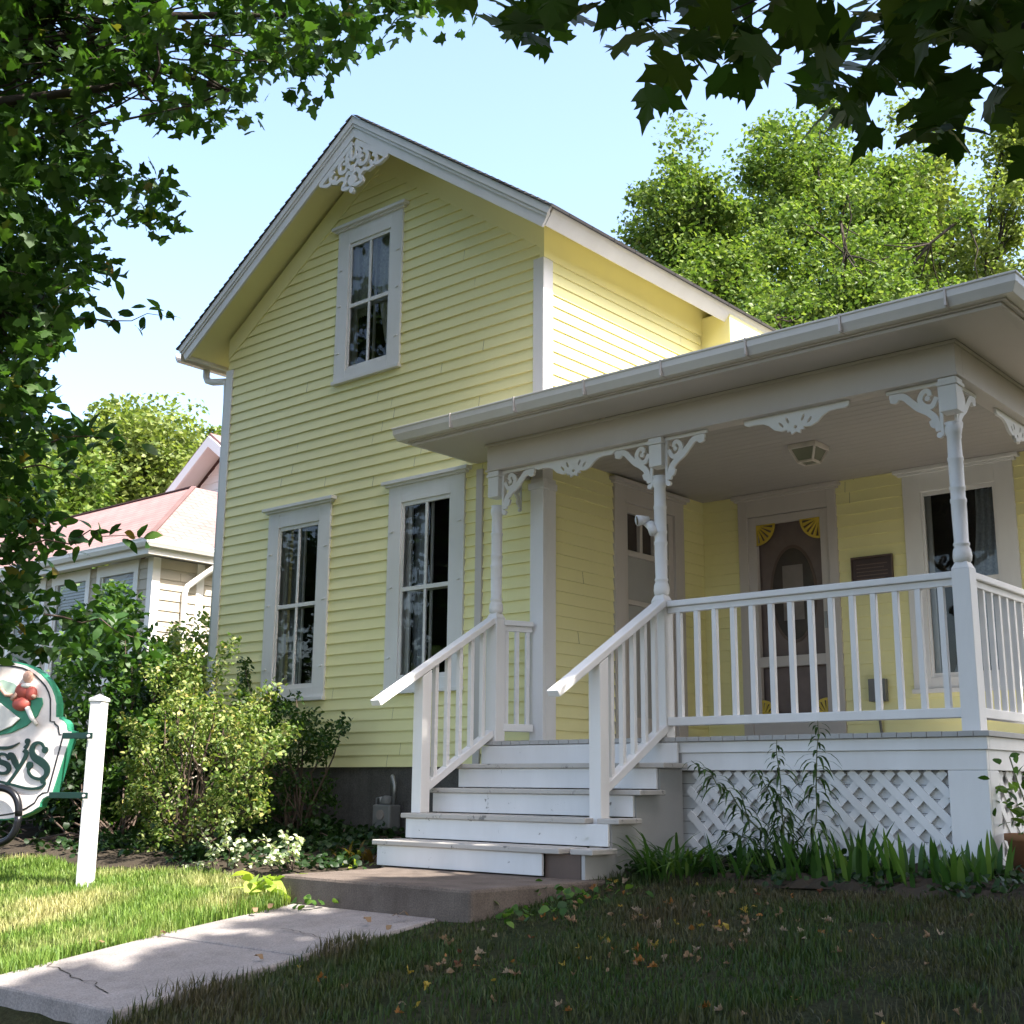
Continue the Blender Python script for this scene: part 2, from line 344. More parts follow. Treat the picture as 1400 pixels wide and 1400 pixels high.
slab(wx0, wx1, -3.31, -2.405, float(gz(0, -3.31))+.035, -.985); slab(wx0+.005, wx1, -4.27, -3.318, float(gz(0, -4.27))+.035, float(gz(0, -3.318))+.033)
slab(wx0-.02, wx1+.02, -5.6, -4.28, -1.54, -1.42); slab(wx0-.02, wx1+.02, -7.3, -5.61, -1.80, -1.66)
path = b.build('path', 'sidewalk', None, .012); tag(path, kind='structure')
b = MB(); g = np.random.default_rng(3)
for (xa, ya, xb, yb_) in ((.16, -3.93, 1.0, -4.12), (.7, -2.95, 1.2, -3.05)):
    q = [(xa+(xb-xa)*t, ya+(yb_-ya)*t+g.normal(scale=.012)) for t in np.linspace(0, 1, 14)]
    for (x0_, y0_), (x1_, y1_) in zip(q[:-1], q[1:]):
        z_ = float(gz(0, (y0_+y1_)/2))+.0365
        b.add([(x0_, y0_-.004, z_), (x1_, y1_-.004, z_), (x1_, y1_+.004, z_), (x0_, y0_+.004, z_)], [(0, 1, 2, 3)])
o = b.build('path_crack', 'soil', None); tag(o, kind='structure')
b = MB(); b.prism([(-.03, -2.40), (1.50, -2.40), (1.56, -1.30), (-.20, -1.30), (-.03, -1.62)], lambda a, c, t: (a, c, t), -1.2, -.832)
bed = MB()
for (xa, xb, ya, yb_) in ((-7.5, -.2, -1.9, -.02), (1.5, 4.6, -1.13, -.41)):
    n1, n2 = 60, 10; V = []; g = np.random.default_rng(5)
    for j in range(n2+1):
        for i in range(n1+1):
            x = xa+(xb-xa)*i/n1; y = ya+(yb_-ya)*j/n2+(.06*math.sin(5*x) if j == 0 else 0); V.append((x, y, float(gz(x, y))+(.012+g.uniform(0, .035) if 0 < j < n2 else .0)))
    bed.add(V, [(j*(n1+1)+i, j*(n1+1)+i+1, (j+1)*(n1+1)+i+1, (j+1)*(n1+1)+i) for j in range(n2) for i in range(n1)])
for o in bed.each('soil_bed', 'soil'): tag(o, kind='structure')
pad = b.build('concrete_step', 'pad', None, .018); tag(pad, 'weathered brown grey concrete slab step at the foot of the porch stairs', 'step')

# ------------------------------------------------------------------ the yellow house
H = thing('yellow_house', 'two storey pale yellow clapboard house with white trim and front porch', 'house', (-2, 1.2, -.7))
ROWH = .097
def siding(name, mat, fr, z0, z1, ext, openings, parent):
    """lap boards. fr(a, z, out) -> 3D; ext(z) -> (a0, a1); openings: (a0, a1, z0, z1)"""
    b = MB(); k = 0; z = z0
    while z < z1-.01:
        zt = min(z+ROWH, z1); zm = (z+zt)/2
        e0, e1 = ext(z), ext(zt); em = ext(zm)
        cuts = sorted([(o_[0], o_[1]) for o_ in openings if o_[2] < zm < o_[3]])
        segs = []; cur = None
        edges = [None]+[x for c in cuts for x in c]+[None]
        for i in range(0, len(edges), 2):
            l, r_ = edges[i], edges[i+1]
            segs.append(((e0[0] if l is None else l, e1[0] if l is None else l), (e0[1] if r_ is None else r_, e1[1] if r_ is None else r_)))
        sp = []
        for (lb, lt), (rb, rt) in segs:
            c_ = max(lb, lt)+random.uniform(.35, 2.6)
            while c_ < min(rb, rt)-.35:
                sp.append(((lb, lt), (c_-.0012, c_-.0012))); lb = lt = c_+.0012; c_ += random.uniform(1.1, 3.2)
            sp.append(((lb, lt), (rb, rt)))
        for (lb, lt), (rb, rt) in sp:
            if rb-lb < .01: continue
            rt = max(rt, lt+.001); j = random.uniform(-.0015, .0015)
            b.add([fr(lb, z, .017+j), fr(rb, z, .017+j), fr(rt, zt, .003), fr(lt, zt, .003), fr(lb, z, -.004), fr(rb, z, -.004)], [(0, 1, 2, 3), (4, 5, 1, 0)])
        z = zt
    return b.build(name, mat, parent, fixn=False)
W = 4.14; YB = 2.331; ZS = -.172
PK = (-1.98, 5.72); RE = (.36, 4.08); LE = (-4.53, 4.04)          # roof: peak and eaves (top surface)
FR_FRONT = lambda a, z, o_: (a, -o_, z)
def roofz(x): return PK[1]+(x-PK[0])*((RE[1]-PK[1])/(RE[0]-PK[0]) if x > PK[0] else (LE[1]-PK[1])/(LE[0]-PK[0]))
def ext_front(z):
    zz = z+.20
    xr_ = PK[0]+(zz-PK[1])*(RE[0]-PK[0])/(RE[1]-PK[1]); xl_ = PK[0]+(zz-PK[1])*(LE[0]-PK[0])/(LE[1]-PK[1])
    return (max(-W, min(xl_, PK[0])), min(0, max(xr_, PK[0])))
WIN = [(-3.397, -2.395, .407, 2.236), (-1.755, -.743, .42, 2.249), (-2.553, -1.563, 3.293, 4.868)]   # trim outer
ops = [(a+.07, c-.07, d+.08, e-.12) for a, c, d, e in WIN]
siding('wall', 'yellow', FR_FRONT, ZS, 5.5, ext_front, ops, H)
FR_R = lambda a, z, o_: (o_, a, z)
siding('wall', 'yellow', FR_R, 0, 4.02, lambda z: (0, YB if z < 3.0 else 7), [(.94, 1.94, 0, 2.1)], H)
FR_L = lambda a, z, o_: (-W-o_, -a, z)
siding('wall', 'yellow', FR_L, ZS, 3.95, lambda z: (-7, 0), [], H)
FR_B = lambda a, z, o_: (a, YB-o_, z)
BD = (.336, 1.372, 2.236); BW = (1.86, 2.87, .42, 2.236)
siding('wall', 'yellow', FR_B, 0, 3.0, lambda z: (0, 4.2), [(.45, 1.26, 0, 2.05), (BW[0]+.07, BW[1]-.07, BW[2]+.08, BW[3]-.12)], H)
FR_BR = lambda a, z, o_: (4.2+o_, a, z)
siding('wall', 'yellow', FR_BR, -.2, 3.0, lambda z: (YB, 8), [], H)
b = MB(); b.box(-W+.03, -.03, .012, .26, -1.1, ZS-.001); b.box(-W+.03, -.03, 6.6, 6.98, -1.1, ZS); b.box(-W+.03, -W+.3, .26, 6.6, -1.1, ZS); b.box(.05, 4.15, YB+.05, YB+.3, -1.1, -.1); b.box(3.9, 4.15, YB+.3, 8, -1.1, -.2)
b.each('foundation', 'foundation', H)
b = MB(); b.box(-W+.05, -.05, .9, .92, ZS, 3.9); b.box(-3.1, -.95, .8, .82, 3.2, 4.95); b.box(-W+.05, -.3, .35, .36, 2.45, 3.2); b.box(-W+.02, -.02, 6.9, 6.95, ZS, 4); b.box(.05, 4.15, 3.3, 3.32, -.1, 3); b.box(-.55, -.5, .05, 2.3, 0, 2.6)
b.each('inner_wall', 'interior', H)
# corner boards, skirt, friezes
for (x0, x1, y0, y1) in ((-.085, .024, -.024, .10), (-W-.024, -W+.085, -.024, .10)):
    b = MB(); b.box(x0, x1, y0, y1, ZS-.02, 3.87 if x0 > -1 else 3.80); b.build('corner_board', 'white', H, .004)
b = MB()
fo = lambda a, z, t: (a, -t, z)
th_ = .21
for sgn, E_ in ((1, (0.0, roofz(0.0))), (-1, (-W, roofz(-W)))):
    p0 = (PK[0], PK[1]-.17); p1 = (E_[0], E_[1]-.17)
    b.prism([p0, p1, (p1[0], p1[1]-th_), (p0[0], p0[1]-th_*1.1)][::sgn], fo, .002, .022 if sgn > 0 else .0225)
b.each('frieze', 'yellow', H)
b = MB(); b.box(-.022, .026, -.021, 7, 3.872, 4.17); b.build('frieze', 'yellow', H)
# back wing wall above the porch roof
b = MB(); b.box(.001, .33, 2.36, 7, 2.9, 4.05); b.build('wing_return', 'yellow', H)

# roof
roof = MB(); TH = .12
def slope(pe, y0, y1, ov=0):
    d = Vector((pe[0]-PK[0], 0, pe[1]-PK[1])).normalized(); nrm = Vector((-d.z, 0, d.x)); nrm = nrm if nrm.z > 0 else -nrm
    a = Vector((PK[0], 0, PK[1])); e = Vector((pe[0], 0, pe[1])); return a, e, d, nrm
rf = MB()
for pe in (RE, LE):
    a, e, d, nrm = slope(pe, 0, 0)
    for i in range(34):                 # shingle courses, each butt a little proud
        L = (e-a).length+.03; s0, s1 = L*i/34, L*(i+1)/34
        p = [a+d*s0+nrm*.006, a+d*s1+nrm*.022, a+d*s1+nrm*.0]
        q = [(v_.x, y, v_.z) for y in (-.375, 7.3) for v_ in p]
        rf.add(q, [(0, 1, 4, 3), (1, 2, 5, 4), (0, 2, 1)])
RO = rf.build('roof', 'shingle_grey', H, fixn=False)
planar_uv(RO, (0, 1, 0), (.62, 0, .78))
# sheathing / soffit, rake boards, eave boards
sf_ = MB(); rk = MB(); sm = MB(); ev = MB()
for pe in (RE, LE):
    a, e, d, nrm = slope(pe, 0, 0)
    L = (e-a).length
    def P(s_, n_, y): v_ = a+d*s_+nrm*n_; return (v_.x, y, v_.z)
    def bar(mb, s0, s1, n0, n1, y0, y1):
        sa, sb = (s0, s0) if s0 >= 0 else (-n0*abs(d.z/d.x), -n1*abs(d.z/d.x))      # mitred at the peak
        mb.add([P(sa, n0, y0), P(s1, n0, y0), P(s1, n1, y0), P(sb, n1, y0), P(sa, n0, y1), P(s1, n0, y1), P(s1, n1, y1), P(sb, n1, y1)],
               [(0, 1, 2, 3), (7, 6, 5, 4), (0, 4, 5, 1), (1, 5, 6, 2), (2, 6, 7, 3), (3, 7, 4, 0)])
    bar(sf_, .0, L-.02, -.10, -.004, -.315, 7.2)
    yo = .0008 if pe is RE else 0
    bar(rk, -.10, L, -.17, -.045, -.340-yo, -.316); bar(sm, -.02, L+.012, -.062, -.002, -.362, -.3405); bar(sm, -.02, L+.006, -.088, -.063, -.352, -.3405)
    bar(ev, L-.019, L+.004, -.15, -.005, -.314, 7.2)
sf_.each('soffit', 'yellow', RO); rk.each('rake_board', 'white', RO, .003); sm.each('rake_moulding', 'white', RO, .003); ev.each('eave_board', 'white', RO, .003)
b = MB(); b.box(.364, .43, -.335, 7.2, 4.0, 4.085)     # right drip edge trim / left gutter
b = MB()
gut = lambda y0, y1, x, z, sg_: [b.add([(x+sg_*q[0], y, z+q[1]) for y in (y0, y1) for q in prof_], [(i, (i+1) % len(prof_), len(prof_)+(i+1) % len(prof_), len(prof_)+i) for i in range(len(prof_))]+[tuple(range(len(prof_)))[::-1], tuple(range(len(prof_), 2*len(prof_)))])]
prof_ = [(0, 0), (0, -.11), (.07, -.11), (.10, -.06), (.11, -.005), (.10, -.005), (.09, -.055), (.065, -.10), (.008, -.10), (.008, 0)]
gut(-.33, 7.1, LE[0]+.005, LE[1]-.02, -1); b.build('gutter', 'gutter_white', RO)
b = MB(); lx = LE[0]-.04
b.tube([(lx, .02, 3.94), (lx, .02, 3.84), (lx+.03, .02, 3.79), (lx+.12, .02, 3.755), (-W-.10, .03, 3.72), (-W-.07, .03, 3.68), (-W-.06, .03, 3.5), (-W-.06, .03, -.6)], .036, 10)
b.build('downspout', 'white', H, 0, True)
# gable ornament (fretwork fills the peak)
b = MB(); fo2 = lambda a, z, t: (PK[0]+a, -.328-t, 5.54+z)
b.stroke([(-.46, -.37), (-.02, -.08)], .05, fo2, -.012, .012, 2); b.stroke([(.46, -.37), (.02, -.08)], .05, fo2, -.0125, .0125, 2)
k = 0
for sg_ in (-1, 1):
    def S_(pts, wd):
        global k; k += 1
        b.stroke([(sg_*x, z) for x, z in pts], wd, fo2, -.010-k*.0004, .010+k*.0004, 6)
    S_([(.02, -.12), (.09, -.20), (.06, -.30), (-.0, -.33)], [.03, .045, .04, .03])
    S_([(.13, -.20), (.19, -.25), (.17, -.33), (.10, -.33), (.09, -.27), (.14, -.255)], [.03, .04, .04, .035, .03, .028])
    S_([(.26, -.29), (.31, -.325), (.30, -.375), (.25, -.38), (.235, -.34)], [.028, .035, .035, .03, .025])
    S_([(.44, -.375), (.36, -.40), (.30, -.395)], [.02, .035, .03])
    S_([(.22, -.42), (.15, -.40), (.10, -.44), (.13, -.50), (.06, -.52), (0, -.50)], [.03, .04, .04, .04, .035, .03])
    S_([(.10, -.42), (.06, -.37), (.0, -.40)], [.035, .04, .03]); S_([(.20, -.42), (.28, -.40)], [.035, .03]); S_([(.04, -.14), (.03, -.23), (.0, -.26)], [.02, .035, .025])
    k += 1; b.disc((sg_*.075, -.245), .03, fo2, -.010-k*.0004, .010+k*.0004, 12)
b.disc((0, -.46), .055, fo2, -.0175, .0175, 14); b.disc((0, -.56), .03, fo2, -.0178, .0178, 12); b.disc((0, -.34), .035, fo2, -.018, .018, 12)
b.build('gable_ornament', 'white', RO, .002)

# windows of the gable wall
def curtain(parent, fr, a0, a1, z0, z1, dep, mat, folds=7, amp=.018, seed=0, shape=None, name='curtain'):
    g = np.random.default_rng(seed); na, nz = 40, 16; V = []; ph = g.uniform(0, 6)
    for j in range(nz+1):
        t = j/nz; z = z1+(z0-z1)*t
        l, r_ = (a0, a1) if shape is None else shape(t, a0, a1)
        for i in range(na+1):
            s_ = i/na; V.append(fr(l+(r_-l)*s_, z, -dep+amp*math.sin(ph+2*math.pi*folds*s_+.4*math.sin(3*t))))
    I = np.arange((na+1)*(nz+1)).reshape(nz+1, na+1)
    F = np.stack([I[:-1, :-1], I[:-1, 1:], I[1:, 1:], I[1:, :-1]], -1).reshape(-1, 4)
    return np_mesh(name, V, F, mat, parent, True)
def window(fr, a0, a1, z0, z1, tw=.155, muntin=True, cap=.06):
    B = lambda mb, p, q, r_, s_, d0, d1: mb.add([fr(a, z, d) for d in (d0, d1) for z in (r_, s_) for a in (p, q)],
        [(0, 2, 3, 1), (4, 5, 7, 6), (0, 1, 5, 4), (2, 6, 7, 3), (0, 4, 6, 2), (1, 3, 7, 5)])
    t = MB(); i0, i1, j0, j1 = a0+tw+.06, a1-tw-.06, z0+.12, z1-.20    # opening
    B(t, a0+.06, i0, z0+.035, z1-.05, -.02, .030); B(t, i1, a1-.06, z0+.035, z1-.05, -.02, .030)
    B(t, i0, i1, j1, z1-.05, -.02, .0296); B(t, a0+.05, a1-.05, z0, z0+.034, -.02, .052); B(t, i0, i1, z0+.035, j0, -.02, .0296)
    B(t, a0+.03, a1-.03, z1-.052, z1-.03, -.02, .052); B(t, a0, a1, z1-.031, z1, -.02, .075)
    # jamb reveal
    B(t, i0-.02, i0, j0, j1, -.12, -.021); B(t, i1, i1+.02, j0, j1, -.12, -.021); B(t, i0, i1, j1, j1+.02, -.12, -.021); B(t, i0, i1, j0-.02, j0, -.12, -.021)
    wn = t.build('window', 'white', H, .003)
    s = MB(); m_ = (j0+j1)/2; sw = .035; ac = (i0+i1)/2
    B(s, i0, i0+sw*.7, j0, j1, -.005, .016); B(s, i1-sw*.7, i1, j0, j1, -.005, .016); B(s, i0+sw*.7, i1-sw*.7, j1-sw, j1, -.005, .0155); B(s, i0+sw*.7, i1-sw*.7, j0, j0+sw, -.005, .0155)
    B(s, i0+sw*.7, i1-sw*.7, m_-.018, m_+.018, -.005, .0155)
    if muntin: B(s, ac-.013, ac+.013, j0+sw, m_-.018, -.006, .0145); B(s, ac-.013, ac+.013, m_+.018, j1-sw, -.006, .0145)
    # inner sash behind the storm sash
    B(s, i0, i0+.05, j0, j1, -.075, -.055); B(s, i1-.05, i1, j0, j1, -.075, -.055); B(s, i0+.05, i1-.05, m_-.02, m_+.02, -.075, -.0555)
    if muntin: B(s, ac-.012, ac+.012, j0, m_-.02, -.074, -.056); B(s, ac-.012, ac+.012, m_+.02, j1, -.074, -.056)
    s.build('sash', 'white', wn, .002)
    p = MB(); p.add([fr(i0+.005, j0+.005, .003), fr(i1-.005, j0+.005, .003), fr(i1-.005, j1-.005, .003), fr(i0+.005, j1-.005, .003)], [(0, 1, 2, 3)])
    p.build('pane', 'glass', wn, fixn=False)
    return wn, (i0, i1, j0, j1)
for q, (a0, a1, z0, z1) in enumerate(WIN):
    wn, (i0, i1, j0, j1) = window(FR_FRONT, a0, a1, z0, z1)
    if q < 2:
        curtain(wn, FR_FRONT, i0-.02, i0+.13, j0, j1, .16, 'sheer', 3, .015, q); curtain(wn, FR_FRONT, i1-.07, i1+.03, j0, j1, .16, 'sheer', 2, .012, q+9)
    else:
        curtain(wn, FR_FRONT, i0-.05, i0+.30, j0+.55, j1, .10, 'lace', 6, .018, 1, lambda t, l, r_: (l, r_-.17*t**.7))
        curtain(wn, FR_FRONT, i1-.32, i1+.05, j0+.20, j1, .10, 'lace', 6, .018, 2, lambda t, l, r_: (l+.02+.24*max(0, t-.35), r_))
    sh = MB()
    for zz in (z0+.30, (z0+z1)/2-.02, z1-.45):          # little shutter pins left on the trim
        for aa in (a0+.11, a1-.11): sh.beam((aa-.018, -.034, zz), (aa+.018, -.034, zz+.004), .012, .012)
    sh.each('shutter_pin', 'white', wn, .002)
wn, (i0, i1, j0, j1) = window(FR_B, *BW[:2], BW[2], BW[3], .145, False)
curtain(wn, FR_B, i0+.05, i1+.02, j0, j1, .16, 'sheer', 5, .02, 5, lambda t, l, r_: (r_-.05-(r_-l)*(.35+.5*t*t), r_))

# ---- porch
PO = .343; XL, XM, XR = -.165, 1.318, 3.36; ZB, ZC = 2.034, 2.25; YF = -PO-.055; YE = -.89; XE0, XE1 = -.74, 3.94
fl = MB()
for i in range(42):                     # floor boards run front to back, butt ends show
    x0 = -.19+i*.0872; fl.box(x0+.001, x0+.0855, -.44, YB-.02, -.030, 0 if i % 3 else -.0015)
fl.build('porch_floor', 'porch_grey', H, .003)
b = MB(); b.box(-.17, 3.45, -.415, -.385, -.10, -.031); b.box(-.16, 3.435, -.40, -.37, -.21, -.101); b.box(3.42, 3.45, -.384, YB, -.10, -.031); b.box(3.405, 3.435, -.369, YB, -.21, -.101)
b.build('porch_skirt', 'white', H, .004)
b = MB()
for i in range(8): b.box(1.40, 3.2, -.328-.004*(i % 2), -.318, -.29-.078*i, -.215-.078*i)
b.box(3.365, 3.375, -.2, YB, -.85, -.215); b.build('skirt_backing', 'white_worn', H)
b = MB(); b.box(3.215, 3.437, -.402, -.375, -.95, -.2115); b.box(3.4155, 3.4372, -.374, -.24, -.95, -.2115); b.build('skirt_pier', 'white', H, .004)
def lattice(fr, a0, a1, z0, z1, pitch=.152, wd=.046):
    mb = MB(); k = 0
    for sg_ in (1, -1):
        c = a0-(z1-z0)-pitch
        while c < a1+(z1-z0)+pitch:
            # line a = c + sg*(z-z0)
            pts = []
            for z in (z0, z1):
                pts.append((c+sg_*(z-z0) if sg_ > 0 else c-(z-z0)+(z1-z0)*0, z))
            (p0, q0), (p1, q1) = pts
            t0, t1 = 0.0, 1.0; d = p1-p0
            lo, hi = (a0-p0)/d, (a1-p0)/d
            if lo > hi: lo, hi = hi, lo
            t0, t1 = max(t0, lo), min(t1, hi)
            if t1-t0 > .03:
                A = (p0+d*t0, q0+(q1-q0)*t0); B_ = (p0+d*t1, q0+(q1-q0)*t1)
                mb.stroke([A, B_], wd, lambda a, z, t: fr(a, z, t), .0 if sg_ > 0 else .0082, .008 if sg_ > 0 else .016, 1)
            c += pitch
    return mb
mb = lattice(lambda a, z, o_: (a, -.352-o_, z), 1.51, 3.21, -.80, -.215); mb.build('lattice', 'white', H)
mb = lattice(lambda a, z, o_: (3.392+o_, a, z), -.235, YB, -.80, -.215); mb.build('lattice', 'white', H)
# entablature
b = MB()
x0, x1 = XL-.06, XR+.06
b.box(x0, x1, YF, YF+.11, ZB+.012, ZC-.001); b.box(x0, x0+.11, YF+.1101, 0.0, ZB+.0121, ZC-.001); b.box(x1-.11, x1, YF+.1101, YB, ZB+.0121, ZC-.001)
b.box(x0-.012, x1+.012, YF-.012, YF+.11, ZB-.001, ZB+.0119); b.box(x0-.012, x0+.11, YF+.1101, 0.0, ZB-.001, ZB+.012); b.box(x1-.11, x1+.012, YF+.1101, YB, ZB-.001, ZB+.012)
b.box(x0-.014, x1+.014, YF-.014, YF-.0005, ZC-.022, ZC-.0012); b.box(x1+.0005, x1+.014, YF, YB, ZC-.022, ZC-.0012); b.box(x0-.014, x0-.0005, YF, 0, ZC-.022, ZC-.0012)
b.build('porch_beam', 'muted_white', H, .003)
PR = MB()                               # hip roof of the porch
e0, e1 = XE0+.09, XE1-.09
hz = 2.36; sl_ = .22; hy = YB-YE-.09
PR.add([(e0, YE+.09, hz), (e1, YE+.09, hz), (e1-1.6, YE+.09+1.6, hz+1.6*sl_), (e0+.35, YE+1.69, hz+1.6*sl_), (e1, 5.5, hz), (e1-1.6, 5.5, hz+1.6*sl_), (e0, .02, hz), (e0+.35, .02, hz+.3), (0.03, .1, hz+.3), (.03, YB, hz+1.6*sl_), (.03, 5.5, hz+1.6*sl_),
        (e0, YE+.09, hz-.02), (e1, YE+.09, hz-.02), (e1, 5.5, hz-.02), (e0, .02, hz-.02)],
       [(0, 1, 2, 3), (1, 4, 5, 2), (0, 3, 7, 6), (3, 2, 9, 8, 7), (2, 5, 10, 9), (0, 11, 12, 1), (1, 12, 13, 4), (0, 6, 14, 11)])
PRO = PR.build('porch_roof', 'shingle_grey', H, fixn=False); planar_uv(PRO, (1, 0, 0), (0, 1, 0))
b = MB()                                # soffit, cornice
b.box(XE0+.07, XE1-.07, YE+.07, YF-.0145, ZC, ZC+.015); b.box(x1+.0145, XE1-.07, YF-.0144, YB+2, ZC, ZC+.015); b.box(XE0+.07, x0-.0145, YF-.0144, -.02, ZC, ZC+.015)
b.each('porch_soffit', 'muted_white', PRO)
b = MB(); b.box(XE0+.07, XE1-.07, YE+.07, YE+.09, ZC+.016, hz-.021); b.box(XE1-.09, XE1-.07, YE+.0905, 5, ZC+.016, hz-.021); b.box(XE0+.07, XE0+.09, YE+.0905, -.02, ZC+.016, hz-.021)
for (p, q) in (((XE0+.10, YE+.12), (XE1-.10, YE+.12)),): b.box(p[0], q[0], p[1]-.03, p[1]+.02, ZC-.022, ZC-.0005)
b.box(XE1-.15, XE1-.10, YE+.1401, 4, ZC-.022, ZC-.0005)
b.build('porch_fascia', 'muted_white', PRO, .003)
def gutter_path(pts, closed_ends=True):
    """K style gutter swept along a horizontal polyline (mitred), trough to the right-hand side out"""
    prof = [(0, 0), (0, -.10), (.055, -.10), (.068, -.075), (.082, -.05), (.085, -.012), (.092, -.008), (.092, .004), (.080, .004), (.078, -.01), (.075, -.048), (.052, -.09), (.008, -.09), (.008, 0)]
    mb = MB(); n_ = len(prof); V = []
    for i, p in enumerate(pts):
        p = Vector((*p, 0)); din = (p-Vector((*pts[i-1], 0))).normalized() if i else None; dout = (Vector((*pts[i+1], 0))-p).normalized() if i < len(pts)-1 else None
        rn = lambda d: Vector((d.y, -d.x, 0))
        if din is None: o_ = rn(dout)
        elif dout is None: o_ = rn(din)
        else: o_ = (rn(din)+rn(dout)); o_ = o_/(o_.dot(rn(din)))
        V += [(p.x+o_.x*a, p.y+o_.y*a, z) for a, z in prof]
    mb.v = V
    for i in range(len(pts)-1):
        mb.f += [(i*n_+k, i*n_+(k+1) % n_, (i+1)*n_+(k+1) % n_, (i+1)*n_+k) for k in range(n_)]
    mb.f += [tuple(range(n_)), tuple((len(pts)-1)*n_+k for k in range(n_))]
    return mb
gp = gutter_path([(XE0+.07, -.03), (XE0+.07, YE+.07), (XE1-.07, YE+.07), (XE1-.07, 5.0)])
gp.v = [(x, y, z+2.362) for x, y, z in gp.v]
go = gp.build('gutter', 'gutter_white', PRO, .002)
b = MB()
for x in np.arange(-.15, 3.9, .62): b.box(x, x+.012, YE-.024, YE+.06, 2.2605, 2.3695)
b.each('gutter_joint', 'muted_white', PRO, .001)
b = MB(); b.box(x0+.11, x1-.11, YF+.11, YB-.03, ZC-.006, ZC+.006)
for i in range(26):                     # beadboard ceiling
    yy = YF+.115+i*.1; b.box(x0+.115, x1-.115, yy, yy+.094, ZC-.0115, ZC-.0065)
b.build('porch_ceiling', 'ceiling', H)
# posts
def post_prof(z0, z1):
    h = z1-z0; p = [(.036, 0), (.05, .012), (.054, .04), (.05, .075), (.040, .10), (.046, .108), (.046, .118), (.040, .126), (.043, .30), (.0425, .36), (.046, .37), (.046, .385), (.041, .395), (.041, .44), (.045, .45), (.045, .46), (.041, .47), (.042, .62), (.046, .63), (.046, .64), (.041, .65), (.039, .78), (.045, .79), (.050, .815), (.045, .84), (.041, .85), (.048, .862)]
    return [(r_, z*h) for r_, z in p]
def porch_post(x, half=False):
    y = -PO; b = MB(); hw = .052
    b.box(x-hw, x+hw, y-hw, y+hw, 0, .905)
    b.add([(x+sx*hw, y+sy*hw, .9051) for sx, sy in ((-1, -1), (1, -1), (1, 1), (-1, 1))]+[(x+sx*.034, y+sy*.034, .945) for sx, sy in ((-1, -1), (1, -1), (1, 1), (-1, 1))],
          [(0, 1, 5, 4), (1, 2, 6, 5), (2, 3, 7, 6), (3, 0, 4, 7), (4, 5, 6, 7)])
    o = b.build('porch_post', 'white', H, .004)
    s = MB(); s.lathe(post_prof(.94, 1.90), (x, y, .94), 24); s.build('turned_shaft', 'white', o, 0, True)
    c = MB(); c.box(x-.052, x+.052, y-.052, y+.052, 1.83, 1.985); c.box(x-.062, x+.062, y-.062, y+.062, 1.986, 2.008); c.box(x-.054, x+.054, y-.054, y+.054, 2.0085, 2.0325); c.build('capital', 'white', o, .004)
    return o
for x in (XL, XM, XR): porch_post(x)
b = MB(); b.box(-.075, .055, -.058, -.025, 0, 2.02); b.box(.0255, .055, -.0249, .10, 0, 2.02); b.box(-.09, .07, -.07, -.0255, 1.93, 1.985); b.box(.056, .07, -.0254, .10, 1.93, 1.985)
b.build('wall_upright', 'white', H, .004)  # half post with a cap at the house corner
b = MB(); b.box(-.675, -.605, -.030, -.0, ZS, 2.2); b.build('wall_upright', 'muted_white', H, .004)  # thin flat grey strip upright on the wall, left of the post
# fretwork brackets beside the posts
def bracket(fr):
    b = MB(); k = [0]
    def S_(pts, wd, sub=6):
        k[0] += 1; b.stroke(pts, wd, fr, -.008-k[0]*.0004, .008+k[0]*.0004, sub)
    S_([(.013, -.005), (.013, -.36)], [.026, .018], 2); S_([(0, -.012), (.37, -.012)], [.024, .022], 2)
    S_([(.035, -.325), (.055, -.24), (.10, -.19), (.16, -.15), (.21, -.10), (.26, -.055), (.35, -.045)], [.035, .045, .045, .045, .045, .045, .03])
    S_([(.035, -.10), (.07, -.155), (.12, -.145), (.145, -.10), (.125, -.055), (.09, -.05), (.08, -.085)], [.03, .035, .035, .035, .032, .03, .03])
    S_([(.03, -.27), (.065, -.285), (.085, -.25)], [.03, .035, .02]); S_([(.29, -.05), (.31, -.075), (.345, -.07)], [.03, .035, .02])
    k[0] += 1; b.disc((.095, -.10), .018, fr, -.008-k[0]*.0004, .008+k[0]*.0004, 10)
    k[0] += 1; b.disc((.03, -.355), .02, fr, -.008-k[0]*.0004, .008+k[0]*.0004, 10)
    return b
ZK = ZB-.002
for (x, s_) in ((XL, 1), (XM, -1), (XM, 1), (XR, -1)):
    sc = .92
    bracket(lambda a, z, t: (x+s_*(.05+a*sc), -PO-t, ZK+z*sc)).build('bracket', 'white', H, .002)
bracket(lambda a, z, t: (XR-t, -PO+.05+a*.92, ZK+z*.92)).build('bracket', 'white', H, .002)
bracket(lambda a, z, t: (XL-t, -.06-a*.6, ZK+z*.7)).build('bracket', 'white', H, .002)
